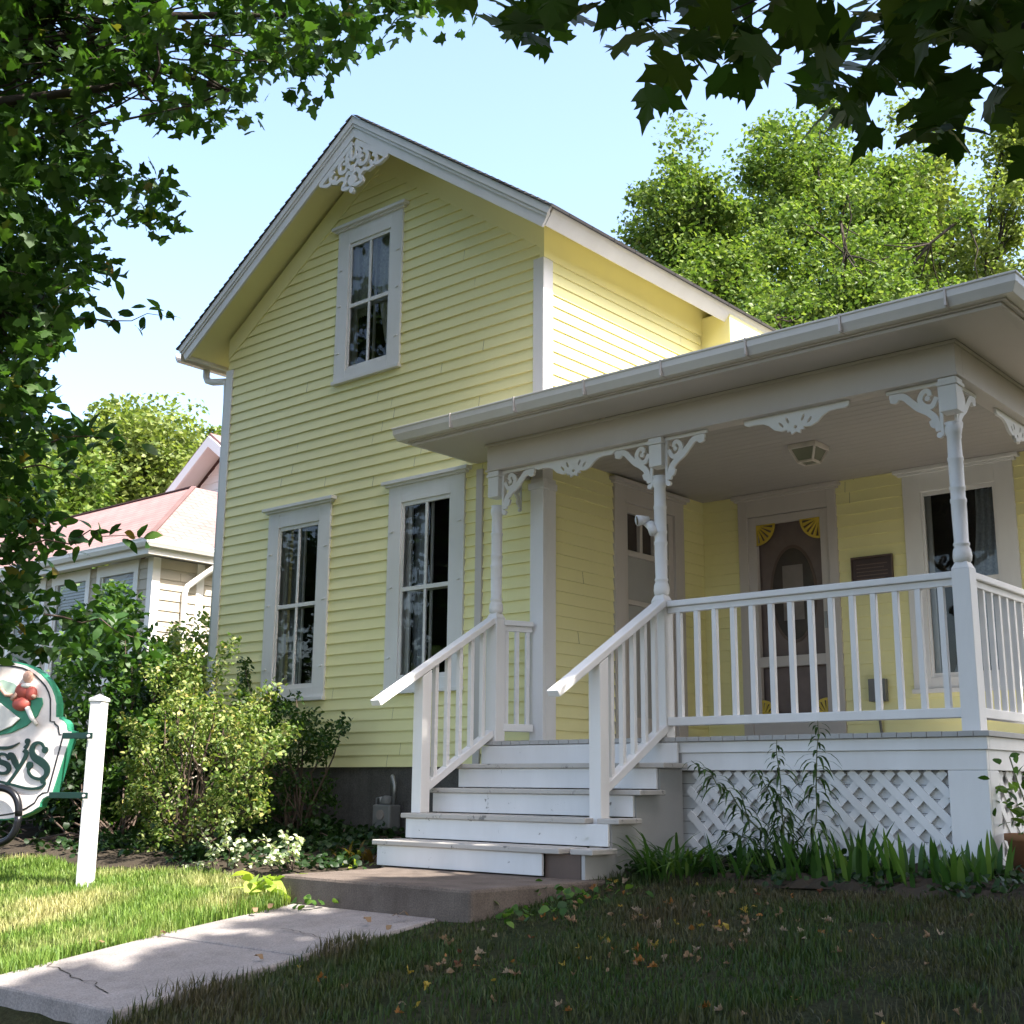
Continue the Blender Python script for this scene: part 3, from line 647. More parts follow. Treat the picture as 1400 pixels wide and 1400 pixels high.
# hanging frieze ornaments (solid scalloped board with cut-outs)
def ornament(fr):
    half = [(0, -.135), (.03, -.15), (.035, -.125), (.06, -.13), (.055, -.112), (.10, -.118), (.15, -.10), (.19, -.065), (.23, -.045), (.28, -.04), (.34, -.042), (.365, -.03), (.37, 0)]
    out = half+[(-x, z) for x, z in half[::-1][:-1]]
    holes = []
    for sg_ in (-1, 1):
        for (cx, cz, an) in ((.10, -.075, 50), (.055, -.052, 66)):
            ca, sa = math.cos(R(an)), math.sin(R(an)); h = []
            for i in range(10):
                t = 2*math.pi*i/10; px, pz = .024*math.cos(t), .0085*math.sin(t); h.append((sg_*(cx+ca*px-sa*pz), cz+sa*px+ca*pz))
            holes.append(h)
    holes.append([(.012*math.cos(2*math.pi*i/10), -.105+.012*math.sin(2*math.pi*i/10)) for i in range(10)])
    cu = bpy.data.curves.new('o', 'CURVE'); cu.dimensions = '2D'; cu.fill_mode = 'BOTH'; cu.extrude = .009
    for pl in [out]+holes:
        sp = cu.splines.new('POLY'); sp.points.add(len(pl)-1); sp.use_cyclic_u = True
        for p, (x, z) in zip(sp.points, pl): p.co = (x, z, 0, 1)
    t = bpy.data.objects.new('tmp', cu); me = bpy.data.meshes.new_from_object(t); bpy.data.objects.remove(t)
    for v in me.vertices: v.co = fr(*v.co)
    me.update(); return me
for cx, fr in (((XL+XM)/2, lambda a, z, t: ((XL+XM)/2+a, -PO-t, ZK+z)), (0, lambda a, z, t: (2.36+a, -PO-t, ZK+z)), (0, lambda a, z, t: (XR+t, .75+a, ZK+z))):
    link('frieze_ornament', ornament(fr), 'white', H)
# railings
def railing(p0, p1, z_top=.875, z_bot=.125, n_=14, bw=.034, name='railing', skip0=.05, skip1=.05):
    p0, p1 = Vector(p0), Vector(p1); d = (p1-p0).normalized(); L = (p1-p0).length
    b = MB(); a_, c_ = p0+d*.053, p1-d*.053
    up = Vector((0, 0, 1))
    b.beam(a_+up*(z_top+.0), c_+up*(z_top), .085, .04); o = b.build(name, 'white', H, .006)
    h = MB(); h.beam(a_+up*(z_top-.0405), c_+up*(z_top-.0405), .04, .039); h.build('subrail', 'white', o, .003)
    h = MB(); h.beam(a_+up*(z_bot-.022), c_+up*(z_bot-.022), .075, .055); h.build('bottom_rail', 'white', o, .005)
    for i in range(n_):
        t = (i+1)/(n_+1)*(L-.0) ; q = p0+d*t; m_ = MB()
        m_.beam(q+up*(z_bot+.0056), q+up*(z_top-.0602), bw, bw, up=(d.y, -d.x, 0)); m_.build('baluster', 'white', o, .003)
    return o
railing((XM, -PO, 0), (XR, -PO, 0), n_=14)
railing((XR, -PO, 0), (XR, YB, 0), n_=20, bw=.03)
railing((XL, -PO, 0), (-.02, -.03, 0), n_=3, bw=.03)
# stairs
RISE, RUN, YS, SL, SR = .166, .256, -.455, -.225, 1.557
st = MB(); st.box(SL+.03, SR-.07, YS+.0, YS+.02, -RISE+.004, -.036)
for k in range(1, 5):
    y = YS-k*RUN; z = -k*RISE; st.box(SL+.03, SR-.07 if k < 4 else SR-.36, y+.018, y+.038, z-RISE+.006, z-.033)
ST = st.build('stairs', 'white_worn', H, .003)
for k in range(1, 5):
    y = YS-k*RUN; z = -k*RISE; t = MB(); xr_ = SR if k < 3 else (1.335 if k == 3 else 1.34)
    t.box(SL, xr_ if k >= 3 else SR, y-.004, y+RUN+.015, z-.032, z)
    if k >= 3: t.box(1.395, SR, y+.03, y+RUN+.015, z-.0325, z-.0004)
    t.build('tread', 'tread_grey', ST, .006)
t = MB(); t.box(SR-.36, SR-.10, YS-4*RUN+.05, YS-4*RUN+.09, -.84, -4*RISE-.034); t.build('step_block', 'dark_wood', ST)
t = MB()
poly = [(YS+.05, -.036)]
for k in range(0, 5): poly += [(YS-k*RUN+.045, -k*RISE-.034), (YS-k*RUN+.045, -(k+1)*RISE-.034)]
poly += [(YS-4*RUN+.045, -.835), (YS+.05, -.84)]
poly = poly[1:]
for xx in (SL+.05, SR-.09): t.prism(poly, lambda a, z, q: (q, a, z), xx, xx+.025)
t.each('stringer', 'porch_grey', ST)
def stair_rail(x, newel_to):
    b = MB(); p0 = Vector((x, -PO-.052, .885)); p1 = Vector((x, -1.545, .215))
    sl2 = (p0.z-p1.z)/(p0.y-p1.y)
    b.beam(p0, p1, .088, .045); o = b.build('stair_rail', 'white', H, .006)
    yn = -1.10; zt = p0.z+(yn-p0.y)*sl2-.03
    h = MB(); hw = .044
    h.add([(x-hw, yn-hw, newel_to), (x+hw, yn-hw, newel_to), (x+hw, yn+hw, newel_to), (x-hw, yn+hw, newel_to), (x-hw, yn-hw, zt-hw*sl2), (x+hw, yn-hw, zt-hw*sl2), (x+hw, yn+hw, zt+hw*sl2), (x-hw, yn+hw, zt+hw*sl2)],
          [(3, 2, 1, 0), (4, 5, 6, 7), (0, 1, 5, 4), (1, 2, 6, 5), (2, 3, 7, 6), (3, 0, 4, 7)]); h.build('newel', 'white', o, .004)
    bb = Vector((x, -PO-.052, .06)); be = Vector((x, yn+hw, .06+(yn+hw-bb.y)*sl2)); h = MB(); h.beam(bb, be, .07, .05); h.build('bottom_rail', 'white', o, .004)
    for i in range(5):
        y = -PO-.052+(yn+hw+PO+.052)*(i+.75)/5.4; zb = bb.z+(y-bb.y)*sl2+.02; ztp = p0.z+(y-p0.y)*sl2-.022
        m_ = MB(); hw2 = .017
        m_.add([(x-hw2, y-hw2, zb-hw2*sl2), (x+hw2, y-hw2, zb-hw2*sl2), (x+hw2, y+hw2, zb+hw2*sl2), (x-hw2, y+hw2, zb+hw2*sl2), (x-hw2, y-hw2, ztp-hw2*sl2), (x+hw2, y-hw2, ztp-hw2*sl2), (x+hw2, y+hw2, ztp+hw2*sl2), (x-hw2, y+hw2, ztp+hw2*sl2)],
               [(3, 2, 1, 0), (4, 5, 6, 7), (0, 1, 5, 4), (1, 2, 6, 5), (2, 3, 7, 6), (3, 0, 4, 7)]); m_.build('baluster', 'white', o, .003)
stair_rail(XL, -.4975); stair_rail(XM+.03, -.98)
# doors on the porch
def B_(fr, mb, p, q, r_, s_, d0, d1):
    return mb.add([fr(a, z, d) for d in (d0, d1) for z in (r_, s_) for a in (p, q)], [(0, 2, 3, 1), (4, 5, 7, 6), (0, 1, 5, 4), (2, 6, 7, 3), (0, 4, 6, 2), (1, 3, 7, 5)])
def casing(fr, a0, a1, zt, i0, i1, it, mat='muted_white'):
    t = MB(); B_(fr, t, a0+.045, i0, 0.002, zt-.05, -.02, .03); B_(fr, t, i1, a1-.045, 0.002, zt-.05, -.02, .03); B_(fr, t, i0, i1, it, zt-.05, -.02, .0296)
    B_(fr, t, a0+.02, a1-.02, zt-.052, zt-.03, -.02, .05); B_(fr, t, a0, a1, zt-.031, zt, -.02, .072)
    B_(fr, t, i0-.02, i0-.0005, .002, it, -.11, -.0205); B_(fr, t, i1+.0005, i1+.02, .002, it, -.11, -.0205); B_(fr, t, i0, i1, .0005, .03, -.10, .05)
    return t.build('door', mat, H, .003)
dr = casing(FR_B, BD[0], BD[1], BD[2], .47, 1.245, 2.035)
p = MB(); B_(FR_B, p, .47, .55, .031, 2.03, -.04, .010); B_(FR_B, p, 1.165, 1.245, .031, 2.03, -.04, .010); B_(FR_B, p, .5501, 1.1649, 1.96, 2.03, -.04, .0096); B_(FR_B, p, .5501, 1.1649, .70, .79, -.04, .0096); B_(FR_B, p, .5501, 1.1649, .031, .26, -.04, .0096)
p.build('screen_frame', 'muted_white', dr, .003)
p = MB(); B_(FR_B, p, .46, 1.25, .031, 2.03, -.10, -.06); p.build('door_leaf', 'brown_door', dr)
p = MB(); fB = lambda a, z, t: FR_B(a, z, t); p.prism([(.857+.20*math.cos(t), 1.33+.40*math.sin(t)) for t in np.linspace(0, 2*math.pi, 40, False)], fB, -.06, -.055); p.build('oval_glass', 'door_glass', dr)
p = MB(); p.prism([(.857+.225*math.cos(t), 1.33+.43*math.sin(t)) for t in np.linspace(0, 2*math.pi, 40, False)], fB, -.06, -.0565); p.build('oval_frame', 'dark_wood', dr)
p = MB(); B_(FR_B, p, .76, .955, 1.10, 1.58, -.0545, -.0535); p.build('notice_paper', 'paper', dr)
p = MB(); B_(FR_B, p, 1.175, 1.20, 1.0, 1.14, .0101, .022); p.build('handle', 'grey_metal', dr, .003)
def fan(cx, cz, sx, sz, rr=.175):
    p = MB(); k = 0
    arc = lambda r_, n_=9: [(cx+sx*r_*math.cos(t), cz+sz*r_*math.sin(t)) for t in np.linspace(0, math.pi/2, n_)]
    p.stroke(arc(rr), .02, fB, .0, .012, 1); p.prism([(cx, cz)]+arc(.05, 6), fB, .0004, .0116)
    for i in range(1, 5):
        t = math.pi/2*i/5; p.stroke([(cx+sx*.045*math.cos(t), cz+sz*.045*math.sin(t)), (cx+sx*(rr-.005)*math.cos(t), cz+sz*(rr-.005)*math.sin(t))], [.012, .03], fB, .0008+i*.0001, .011-i*.0002, 1)
    p.stroke([(cx, cz+sz*.006), (cx+sx*rr, cz+sz*.006)], .012, fB, .002, .0108, 1); p.stroke([(cx+sx*.006, cz), (cx+sx*.006, cz+sz*rr)], .012, fB, .0022, .0106, 1)
    return p
for (cx, cz, sx, sz, rr) in ((.552, 1.958, 1, -1, .175), (1.163, 1.958, -1, -1, .175), (.552, .262, 1, 1, .15), (1.163, .262, -1, 1, .15)): fan(cx, cz, sx, sz, rr).build('fan_spandrel', 'yellow_trim', dr)
p = MB(); p.disc((.435, 1.84), .028, fB, .0301, .042, 14); p.build('doorbell', 'muted_white', dr, .003)
FR_S = lambda a, z, o_: (o_, a, z)
dr = casing(FR_S, .87, 2.006, 2.214, 1.06, 1.82, 2.03)
p = MB(); B_(FR_S, p, 1.06, 1.13, .031, 2.029, -.05, .004); B_(FR_S, p, 1.75, 1.82, .031, 2.029, -.05, .004); B_(FR_S, p, 1.1301, 1.7499, 1.95, 2.029, -.05, .0036); B_(FR_S, p, 1.1301, 1.7499, 1.58, 1.63, -.05, .0036); B_(FR_S, p, 1.1301, 1.7499, .031, .24, -.05, .0036)
for a in (1.31, 1.52): B_(FR_S, p, a, a+.04, 1.6301, 1.9499, -.05, .003)
B_(FR_S, p, 1.1301, 1.7499, 1.17, 1.21, -.05, .0034); p.build('door_leaf', 'muted_white', dr, .003)
p = MB(); B_(FR_S, p, 1.1301, 1.7499, .2401, 1.1699, -.05, -.02); B_(FR_S, p, 1.1301, 1.7499, 1.2101, 1.5799, -.05, -.02); p.build('door_panel', 'porch_grey', dr)
p = MB(); B_(FR_S, p, 1.1301, 1.7499, 1.6301, 1.9499, -.045, -.03); p.build('pane', 'door_glass', dr)
# things on the porch
L_ = thing('porch_lamp', 'white square lantern with frosted panes fixed to the porch ceiling', 'lamp', (1.70, 1.12, ZC-.012))
def ring4(r_, z): return [(1.70+sx*r_, 1.12+sy*r_, z) for sx, sy in ((-1, -1), (1, -1), (1, 1), (-1, 1))]
b = MB(); b.box(1.70-.115, 1.70+.115, 1.12-.115, 1.12+.115, 2.200, 2.2375); b.build('mount', 'lamp_brass', L_, .004)
b = MB(); b.add(ring4(.10, 2.1995)+ring4(.06, 2.105), [(0, 1, 5, 4), (1, 2, 6, 5), (2, 3, 7, 6), (3, 0, 4, 7), (4, 5, 6, 7)]); b.build('lamp_glass', 'lamp_glass', L_)
b = MB()
for (p_, q_) in zip(ring4(.102, 2.199), ring4(.061, 2.104)): b.beam(p_, q_,   .016, .016)
c4 = ring4(.061, 2.104)
for i in range(4): b.beam(c4[i], c4[(i+1) % 4], .017, .016)
b.build('cage', 'lamp_brass', L_, .002)
P_ = thing('wall_plaque', 'dark brown bronze plaque on the yellow wall between door and window', 'plaque', (1.625, YB-.02, 1.27))
b = MB(); B_(FR_B, b, 1.455, 1.795, 1.275, 1.545, .018, .035); b.build('plate', 'plaque', P_, .003)
b = MB()
for (p, q, r_, s_) in ((1.445, 1.805, 1.546, 1.562), (1.445, 1.805, 1.258, 1.274), (1.445, 1.4545, 1.2745, 1.5455), (1.7955, 1.805, 1.2745, 1.5455)): B_(FR_B, b, p, q, r_, s_, .018, .045)
b.build('border', 'dark_wood', P_, .002)
b = MB()
for i in range(7): B_(FR_B, b, 1.49, 1.76-.03*(i % 3 == 2), 1.31+i*.03, 1.316+i*.03, .0351, .037)
b.build('raised_lines', 'plaque_line', P_)
b = MB(); b.box(1.555, 1.70, YB-.075, YB-.018, .37, .55); b.tube([(1.63, YB-.05, .37), (1.63, YB-.05, .22), (1.63, YB-.03, .12)], .012, 8)
o = b.build('meter_box', 'meter_grey', None, .012); tag(o, 'small grey electrical box low on the yellow porch wall behind the railing', 'electrical box')
F_ = thing('security_light', 'small white floodlight with dark lens clamped to the middle porch post', 'security light', (XM-.05, -PO-.05, 1.42))
b = MB(); b.tube([(XM-.055, -PO-.04, 1.40), (XM-.10, -PO-.06, 1.45)], [.016, .012], 8); b.tube([(XM-.02, -PO-.052, 1.36), (XM-.055, -PO-.045, 1.44)], .03, 10); b.build('bracket_arm', 'white', F_, 0, True)
b = MB(); b.tube([(XM-.07, -PO-.04, 1.47), (XM-.10, -PO-.085, 1.46), (XM-.115, -PO-.11, 1.455)], [.022, .034, .038], 12); b.build('head', 'white', F_, 0, True)
b = MB(); b.tube([(XM-.1155, -PO-.1105, 1.4548), (XM-.117, -PO-.112, 1.4545)], [.030, .030], 12); b.build('lens', 'lens_black', F_)
M_ = thing('gas_meter', 'grey gas meter with looped pipe against the dark foundation wall', 'gas meter', (-1.5, -.12, -.80))
b = MB(); b.box(-1.60, -1.40, -.20, -.07, -.66, -.47); b.lathe([(.05, 0), (.05, .05), (.03, .07)], (-1.5, -.135, -.469), 12); b.build('meter_body', 'meter_grey', M_, .02)
b = MB(); b.disc((0, 0), .04, lambda a, z, t: (-1.5+a, -.2-t, -.55+z), .0, .012, 14); b.build('dial', 'paper', M_)
b = MB(); b.tube([(-1.42, -.13, -.47), (-1.42, -.13, -.32), (-1.44, -.13, -.27), (-1.48, -.10, -.25), (-1.52, -.06, -.27), (-1.53, -.05, -.40)], .018, 8); b.tube([(-1.57, -.13, -.47), (-1.575, -.13, -.42), (-1.62, -.12, -.42), (-1.63, -.12, -1.0)], .018, 8); b.build('pipe', 'grey_metal', M_, 0, True)

# ------------------------------------------------------------------ shop-style sign by the walk
TH = R(28); SB = Vector((-1.96, -2.45, -1.0)); Su = Vector((math.cos(TH), math.sin(TH), 0)); Sn = Vector((math.sin(TH), -math.cos(TH), 0))
fs = lambda a, z, t: tuple(SB+Su*a+Sn*t+Vector((0, 0, z)))
SG = thing('wooden_sign', 'cream shaped wooden sign with green edge and dark lettering bolted to a white post', 'sign', tuple(SB))
b = MB(); hw = .046
pr = [(-hw-.045, -hw), (hw-.045, -hw), (hw-.045, hw), (-hw-.045, hw)]
b.prism([(a, c) for a, c in pr], lambda a, c, z: fs(a, z, c), -.1, 1.24)
o = b.build('post', 'white', SG, .006)
b = MB(); c0 = [fs(a*1.0+(-.045)*0+(.007 if a > -.045 else -.007), 1.2402, c+math.copysign(.007, c)) for a, c in pr]; c1 = [fs(a+(.007 if a > -.045 else -.007), 1.262, c+math.copysign(.007, c)) for a, c in pr]
b.add(c0+c1+[fs(-.045, 1.298, 0)], [(3, 2, 1, 0), (0, 1, 5, 4), (1, 2, 6, 5), (2, 3, 7, 6), (3, 0, 4, 7), (4, 5, 8), (5, 6, 8), (6, 7, 8), (7, 4, 8)]); b.build('cap', 'white', o, .003)
face = [(-0.866, 1.54), (-0.792, 1.539), (-0.717, 1.528), (-0.629, 1.507), (-0.566, 1.481), (-0.501, 1.442), (-0.442, 1.391), (-0.4, 1.337), (-0.371, 1.283), (-0.353, 1.225), (-0.348, 1.14), (-0.324, 1.136), (-0.324, 1.127), (-0.289, 1.113), (-0.263, 1.087), (-0.251, 1.043), (-0.213, 1.036), (-0.333, 0.589), (-0.368, 0.581), (-0.396, 0.566), (-0.413, 0.54), (-0.418, 0.514), (-0.475, 0.477), (-0.566, 0.44), (-0.672, 0.423), (-0.743, 0.421)]
def mirror(pl, c=-.95): return pl+[(2*c-a, z) for a, z in pl[::-1]]
fullf = mirror(face)
b = MB(); b.prism(fullf, fs, -.05, .03); pan = b.build('panel', 'sign_green', SG, .004)
def inset(pl, d):
    n_ = len(pl); out = []
    for i in range(n_):
        p0, p1, p2 = np.array(pl[i-1]), np.array(pl[i]), np.array(pl[(i+1) % n_]); a = p1-p0; c = p2-p1
        na = np.array([a[1], -a[0]])/(np.linalg.norm(a)+1e-9); nc = np.array([c[1], -c[0]])/(np.linalg.norm(c)+1e-9); nn = na+nc; nn /= np.linalg.norm(nn)+1e-9
        out.append(tuple(p1+nn*d))
    return out
ins = inset(fullf, .010)
b = MB(); b.prism(ins, fs, .0301, .034); b.build('face', 'sign_cream', pan)
line = [(-0.861, 1.499), (-0.788, 1.499), (-0.713, 1.492), (-0.651, 1.48), (-0.594, 1.457), (-0.542, 1.424), (-0.495, 1.386), (-0.455, 1.348), (-0.427, 1.305), (-0.408, 1.257), (-0.395, 1.103), (-0.361, 1.099), (-0.358, 1.087), (-0.33, 1.068), (-0.315, 1.013), (-0.283, 1.009), (-0.365, 0.617), (-0.406, 0.61), (-0.437, 0.588), (-0.461, 0.544), (-0.526, 0.504), (-0.629, 0.468), (-0.747, 0.452)]
b = MB(); fl_ = mirror(line); b.stroke(fl_+[fl_[0]], .011, fs, .0341, .0365, 1); b.build('border_line', 'black_line', pan)
b = MB()
b.stroke([(-0.415, 0.905), (-0.439, 0.945), (-0.476, 0.955), (-0.510, 0.932), (-0.512, 0.887), (-0.484, 0.85), (-0.427, 0.819), (-0.385, 0.778), (-0.388, 0.731), (-0.433, 0.707), (-0.494, 0.72), (-0.528, 0.756), (-0.527, 0.79)], [.016, .02, .022, .034, .042, .05, .055, .048, .034, .022, .02, .018, .016], fs, .0342, .046)
b.disc((-.412, .905), .024, fs, .0343, .0463); b.disc((-.523, .80), .026, fs, .0344, .0464)
b.stroke([(-.572, .915), (-.552, .945), (-.556, .972)], [.028, .022, .02], fs, .0342, .0461); b.disc((-.556, .965), .02, fs, .0343, .0465)
b.stroke([(-.700, .873), (-.672, .868), (-.640, .82), (-.610, .775)], [.02, .04, .045, .03], fs, .0342, .0458)
b.stroke([(-.578, .905), (-.556, .880), (-.575, .83), (-.613, .766), (-.654, .709), (-.697, .661)], [.032, .03, .026, .024, .02, .016], fs, .0342, .0462)
b.stroke([(-.690, .84), (-.718, .871), (-.763, .876), (-.785, .855), (-.763, .826), (-.707, .806), (-.683, .776), (-.70, .748), (-.755, .745), (-.80, .775)], [.022, .018, .02, .032, .036, .038, .034, .024, .02, .02], fs, .0342, .0459)
b.stroke([(-.82, .700), (-.773, .692), (-.65, .667), (-.528, .642), (-.433, .646), (-.392, .672), (-.405, .694)], [.012, .014, .016, .018, .018, .016, .014], fs, .0342, .0457); b.disc((-.408, .692), .019, fs, .0343, .0466)
b.stroke([(-.85, .922), (-.737, .918), (-.678, .927), (-.620, .955)], [.02, .024, .018, .004], fs, .0342, .0456)
b.build('lettering', 'dark_green', pan)
# relief scene at the top: plain generic shapes
b = MB(); b.prism([(-.95, 1.33), (-.80, 1.315), (-.72, 1.28), (-.62, 1.25), (-.54, 1.27), (-.472, 1.268), (-.461, 1.225), (-.495, 1.14), (-.572, 1.072), (-.688, 1.024), (-.807, 1.003), (-.95, 1.0)][::-1], fs, .0341, .044); b.build('relief_hill', 'sign_green', pan, .003)
b = MB(); b.prism([(-.95, 1.36), (-.80, 1.40), (-.70, 1.37), (-.62, 1.30), (-.72, 1.285), (-.80, 1.32), (-.95, 1.335)][::-1], fs, .0342, .040); b.build('relief_sky', 'relief_sky', pan)
b = MB(); b.prism([(-.86, 1.206), (-.796, 1.233), (-.737, 1.195), (-.625, 1.12), (-.681, 1.072), (-.86, 1.0)][::-1], fs, .0441, .058); b.build('relief_page', 'relief_white', pan, .003)
def blob(mb, c, ra, rz, rt, n_=12, t0=.05):
    pr_ = [(math.sin(t), math.cos(t)) for t in np.linspace(.05, math.pi-.05, 9)]
    V = [fs(c[0]+ra*s_*math.cos(2*math.pi*k/n_), c[1]+rz*co, t0+rt*s_*math.sin(2*math.pi*k/n_)) for s_, co in pr_ for k in range(n_)]
    mb.add(V, [(i*n_+k, i*n_+(k+1) % n_, (i+1)*n_+(k+1) % n_, (i+1)*n_+k) for i in range(8) for k in range(n_)]+[tuple(range(n_)), tuple(8*n_+k for k in range(n_))])
b = MB(); blob(b, (-.625, 1.318), .062, .055, .03); blob(b, (-.555, 1.30), .045, .05, .03); blob(b, (-.625, 1.225), .075, .05, .035); b.build('relief_coat', 'relief_red', pan, 0, True)
b = MB(); blob(b, (-.592, 1.415), .038, .045, .03); b.tube([fs(-.66, 1.30, .06), fs(-.70, 1.255, .06)], .016, 8); b.tube([fs(-.55, 1.29, .06), fs(-.51, 1.27, .06)], .015, 8); b.build('relief_head', 'relief_skin', pan, 0, True)
b = MB(); blob(b, (-.595, 1.352), .05, .022, .034); b.build('relief_collar', 'relief_white', pan, 0, True); b = MB(); b.tube([fs(-.57, 1.20, .06), fs(-.53, 1.13, .06), fs(-.485, 1.077, .055)], [.02, .017, .014], 8); b.build('relief_leg', 'relief_white', pan, 0, True)
b = MB(); b.tube([fs(-.80, 1.33, .05), fs(-.755, 1.29, .055), fs(-.70, 1.285, .055)], .014, 8); blob(b, (-.83, 1.35), .03, .03, .02); b.build('relief_arm', 'relief_skin', pan, 0, True)
for z in (1.002, .597):
    b = MB(); b.prism([(-.27 if z > .8 else -.335, z-.021), (-.038, z-.021), (-.038, z+.021), (-.27 if z > .8 else -.335, z+.021)], fs, .0615, .070); o = b.build('bracket', 'dark_green', SG, .003)
    c = MB(); c.disc((-.065, z), .011, fs, .0701, .076, 10); c.build('bolt', 'relief_white', o)
# black steel hoop in front of the sign
HP = thing('steel_hoop', 'black round steel hoop overlapping the lower corner of the cream sign', 'hoop', tuple(SB+Su*(-.95)+Sn*.085))
fh = lambda a, z, t: fs(a, z, t)
b = MB(); cx, cz, ra, rz = -.74, .455, .195, .19
b.tube([fh(cx+ra*math.copysign(abs(math.cos(t))**.8, math.cos(t)), cz+rz*math.copysign(abs(math.sin(t))**.8, math.sin(t)), .085) for t in np.linspace(0, 2*math.pi, 49)], .025, 12); b.build('hoop', 'black_metal', HP, 0, True)
b = MB(); b.tube([fh(cx-ra-.005, cz, .085), fh(cx-ra-.02, -.15, .085)], .022, 10); b.build('stake', 'black_metal', HP, 0, True)

# ------------------------------------------------------------------ neighbour house
N = thing('neighbor_house', 'cream sided house with pinkish hip roof left of the yellow house', 'house', (-11, 5, -.6))
EX, EY, EZ = -7.96, 1.64, 2.8; D, K = 2.045, .669; NX0 = -18.0; wx, wy = EX-.30, EY+.30
ROWH = .14
def nsid(fr, z0, z1, ext, ops_=[], nm='wall', mat='cream_siding'): return siding(nm, mat, fr, z0, z1, ext, ops_, N)
NWIN = [(-9.55, -8.62), (-10.75, -9.82), (-11.95, -11.02), (-13.15, -12.22)]
nsid(lambda a, z, o_: (a, wy-o_, z), -.6, 2.62, lambda z: (NX0, wx), [(a+.02, c-.02, 1.0, 2.5) for a, c in NWIN])
nsid(lambda a, z, o_: (wx+o_, a, z), -.6, 2.62, lambda z: (wy, 12))
b = MB(); b.box(wx-.10, wx+.022, wy-.022, wy+.10, -.6, 2.62); b.box(wx-.02, wx+.022, 2.62, 2.74, -.6, 2.62); b.build('corner_board', 'neighbor_white', N, .004)
b = MB(); b.box(NX0, wx+.015, wy-.018, wy+.1, -1.2, -.601); b.box(wx-.1, wx+.015, wy+.1, 12, -1.2, -.601); b.build('foundation', 'foundation', N)
rz_ = EZ+D*K
b = MB(); x0n = NX0-.5
b.add([(x0n, EY, EZ), (EX, EY, EZ), (EX-D, EY+D, rz_), (x0n, EY+D, rz_), (EX, EY+2*D+4, EZ), (EX-D, EY+D+4, rz_), (x0n, EY, EZ-.03), (EX, EY, EZ-.03), (EX, EY+2*D+4, EZ-.03)], [(0, 1, 2, 3), (1, 4, 5, 2), (2, 5, 3), (6, 7, 1, 0), (7, 8, 4, 1)])
ro = b.build('roof', 'shingle_pink', N, fixn=False)
uv = ro.data.uv_layers.new(name='uv')
for pl in ro.data.polygons:
    for li in pl.loop_indices:
        v = ro.data.vertices[ro.data.loops[li].vertex_index].co
        uv.data[li].uv = (v.x, v.z*1.8) if pl.index in (0, 2) else (v.y, v.z*1.8)
b = MB(); b.beam((EX, EY, EZ+.01), (EX-D, EY+D, rz_+.012), .07, .016); b.beam((x0n, EY+D, rz_+.008), (EX-D, EY+D, rz_+.006), .08, .016); b.each('ridge_cap', 'shingle_pink', ro)
b = MB(); b.box(x0n, EX-.06, EY+.06, wy-.02, 2.63, 2.645); b.box(wx+.022, EX-.06, wy-.0195, 9, 2.63, 2.645); b.box(x0n, EX-.06, EY+.04, EY+.06, 2.60, 2.77); b.box(EX-.06, EX-.04, EY+.04, 9, 2.60, 2.77); b.each('eave_board', 'neighbor_white', ro, .003)
gp = gutter_path([(x0n, EY+.03), (EX-.03, EY+.03), (EX-.03, 9.0)]); gp.v = [(x, y, z+EZ-.01) for x, y, z in gp.v]; gp.build('gutter', 'neighbor_white', ro)
b = MB(); b.tube([(EX-.0, 2.78, 2.70), (EX-.02, 2.75, 2.58), (EX-.12, 2.66, 2.48), (wx+.06, 2.45, 2.28), (wx+.045, 2.42, 2.18), (wx+.045, 2.42, .2)], .042, 10); b.build('downspout', 'neighbor_white', N, 0, True)
for a, c in NWIN:
    fr = lambda a_, z, o_: (a_, wy-o_, z)
    t = MB(); B_(fr, t, a-.05, a+.05, .95, 2.62, -.05, .03); B_(fr, t, c-.05, c+.05, .95, 2.62, -.05, .03); B_(fr, t, a+.05, c-.05, 2.46, 2.62, -.05, .0296); B_(fr, t, a+.05, c-.05, .95, 1.05, -.05, .045)
    B_(fr, t, a+.05, c-.05, 1.72, 1.78, -.04, .012); B_(fr, t, a+.05, a+.09, 1.05, 2.46, -.04, .01); B_(fr, t, c-.09, c-.05, 1.05, 2.46, -.04, .01)
    wn = t.build('window', 'neighbor_white', N, .003)
    p = MB(); p.add([fr(a+.06, 1.06, -.01), fr(c-.06, 1.06, -.01), fr(c-.06, 2.45, -.01), fr(a+.06, 2.45, -.01)], [(0, 1, 2, 3)]); p.build('pane', 'glass', wn, fixn=False)
    s = MB()
    for i in range(16): zz = 2.42-i*.045; s.add([fr(a+.09, zz, -.075), fr(c-.09, zz, -.075), fr(c-.09, zz-.03, -.06), fr(a+.09, zz-.03, -.06)], [(0, 1, 2, 3)])
    s.build('blind', 'sheer', wn, fixn=False)
b = MB(); b.box(NX0, wx-.05, 2.9, 2.95, -.6, 2.6); b.build('inner_wall', 'interior', N)
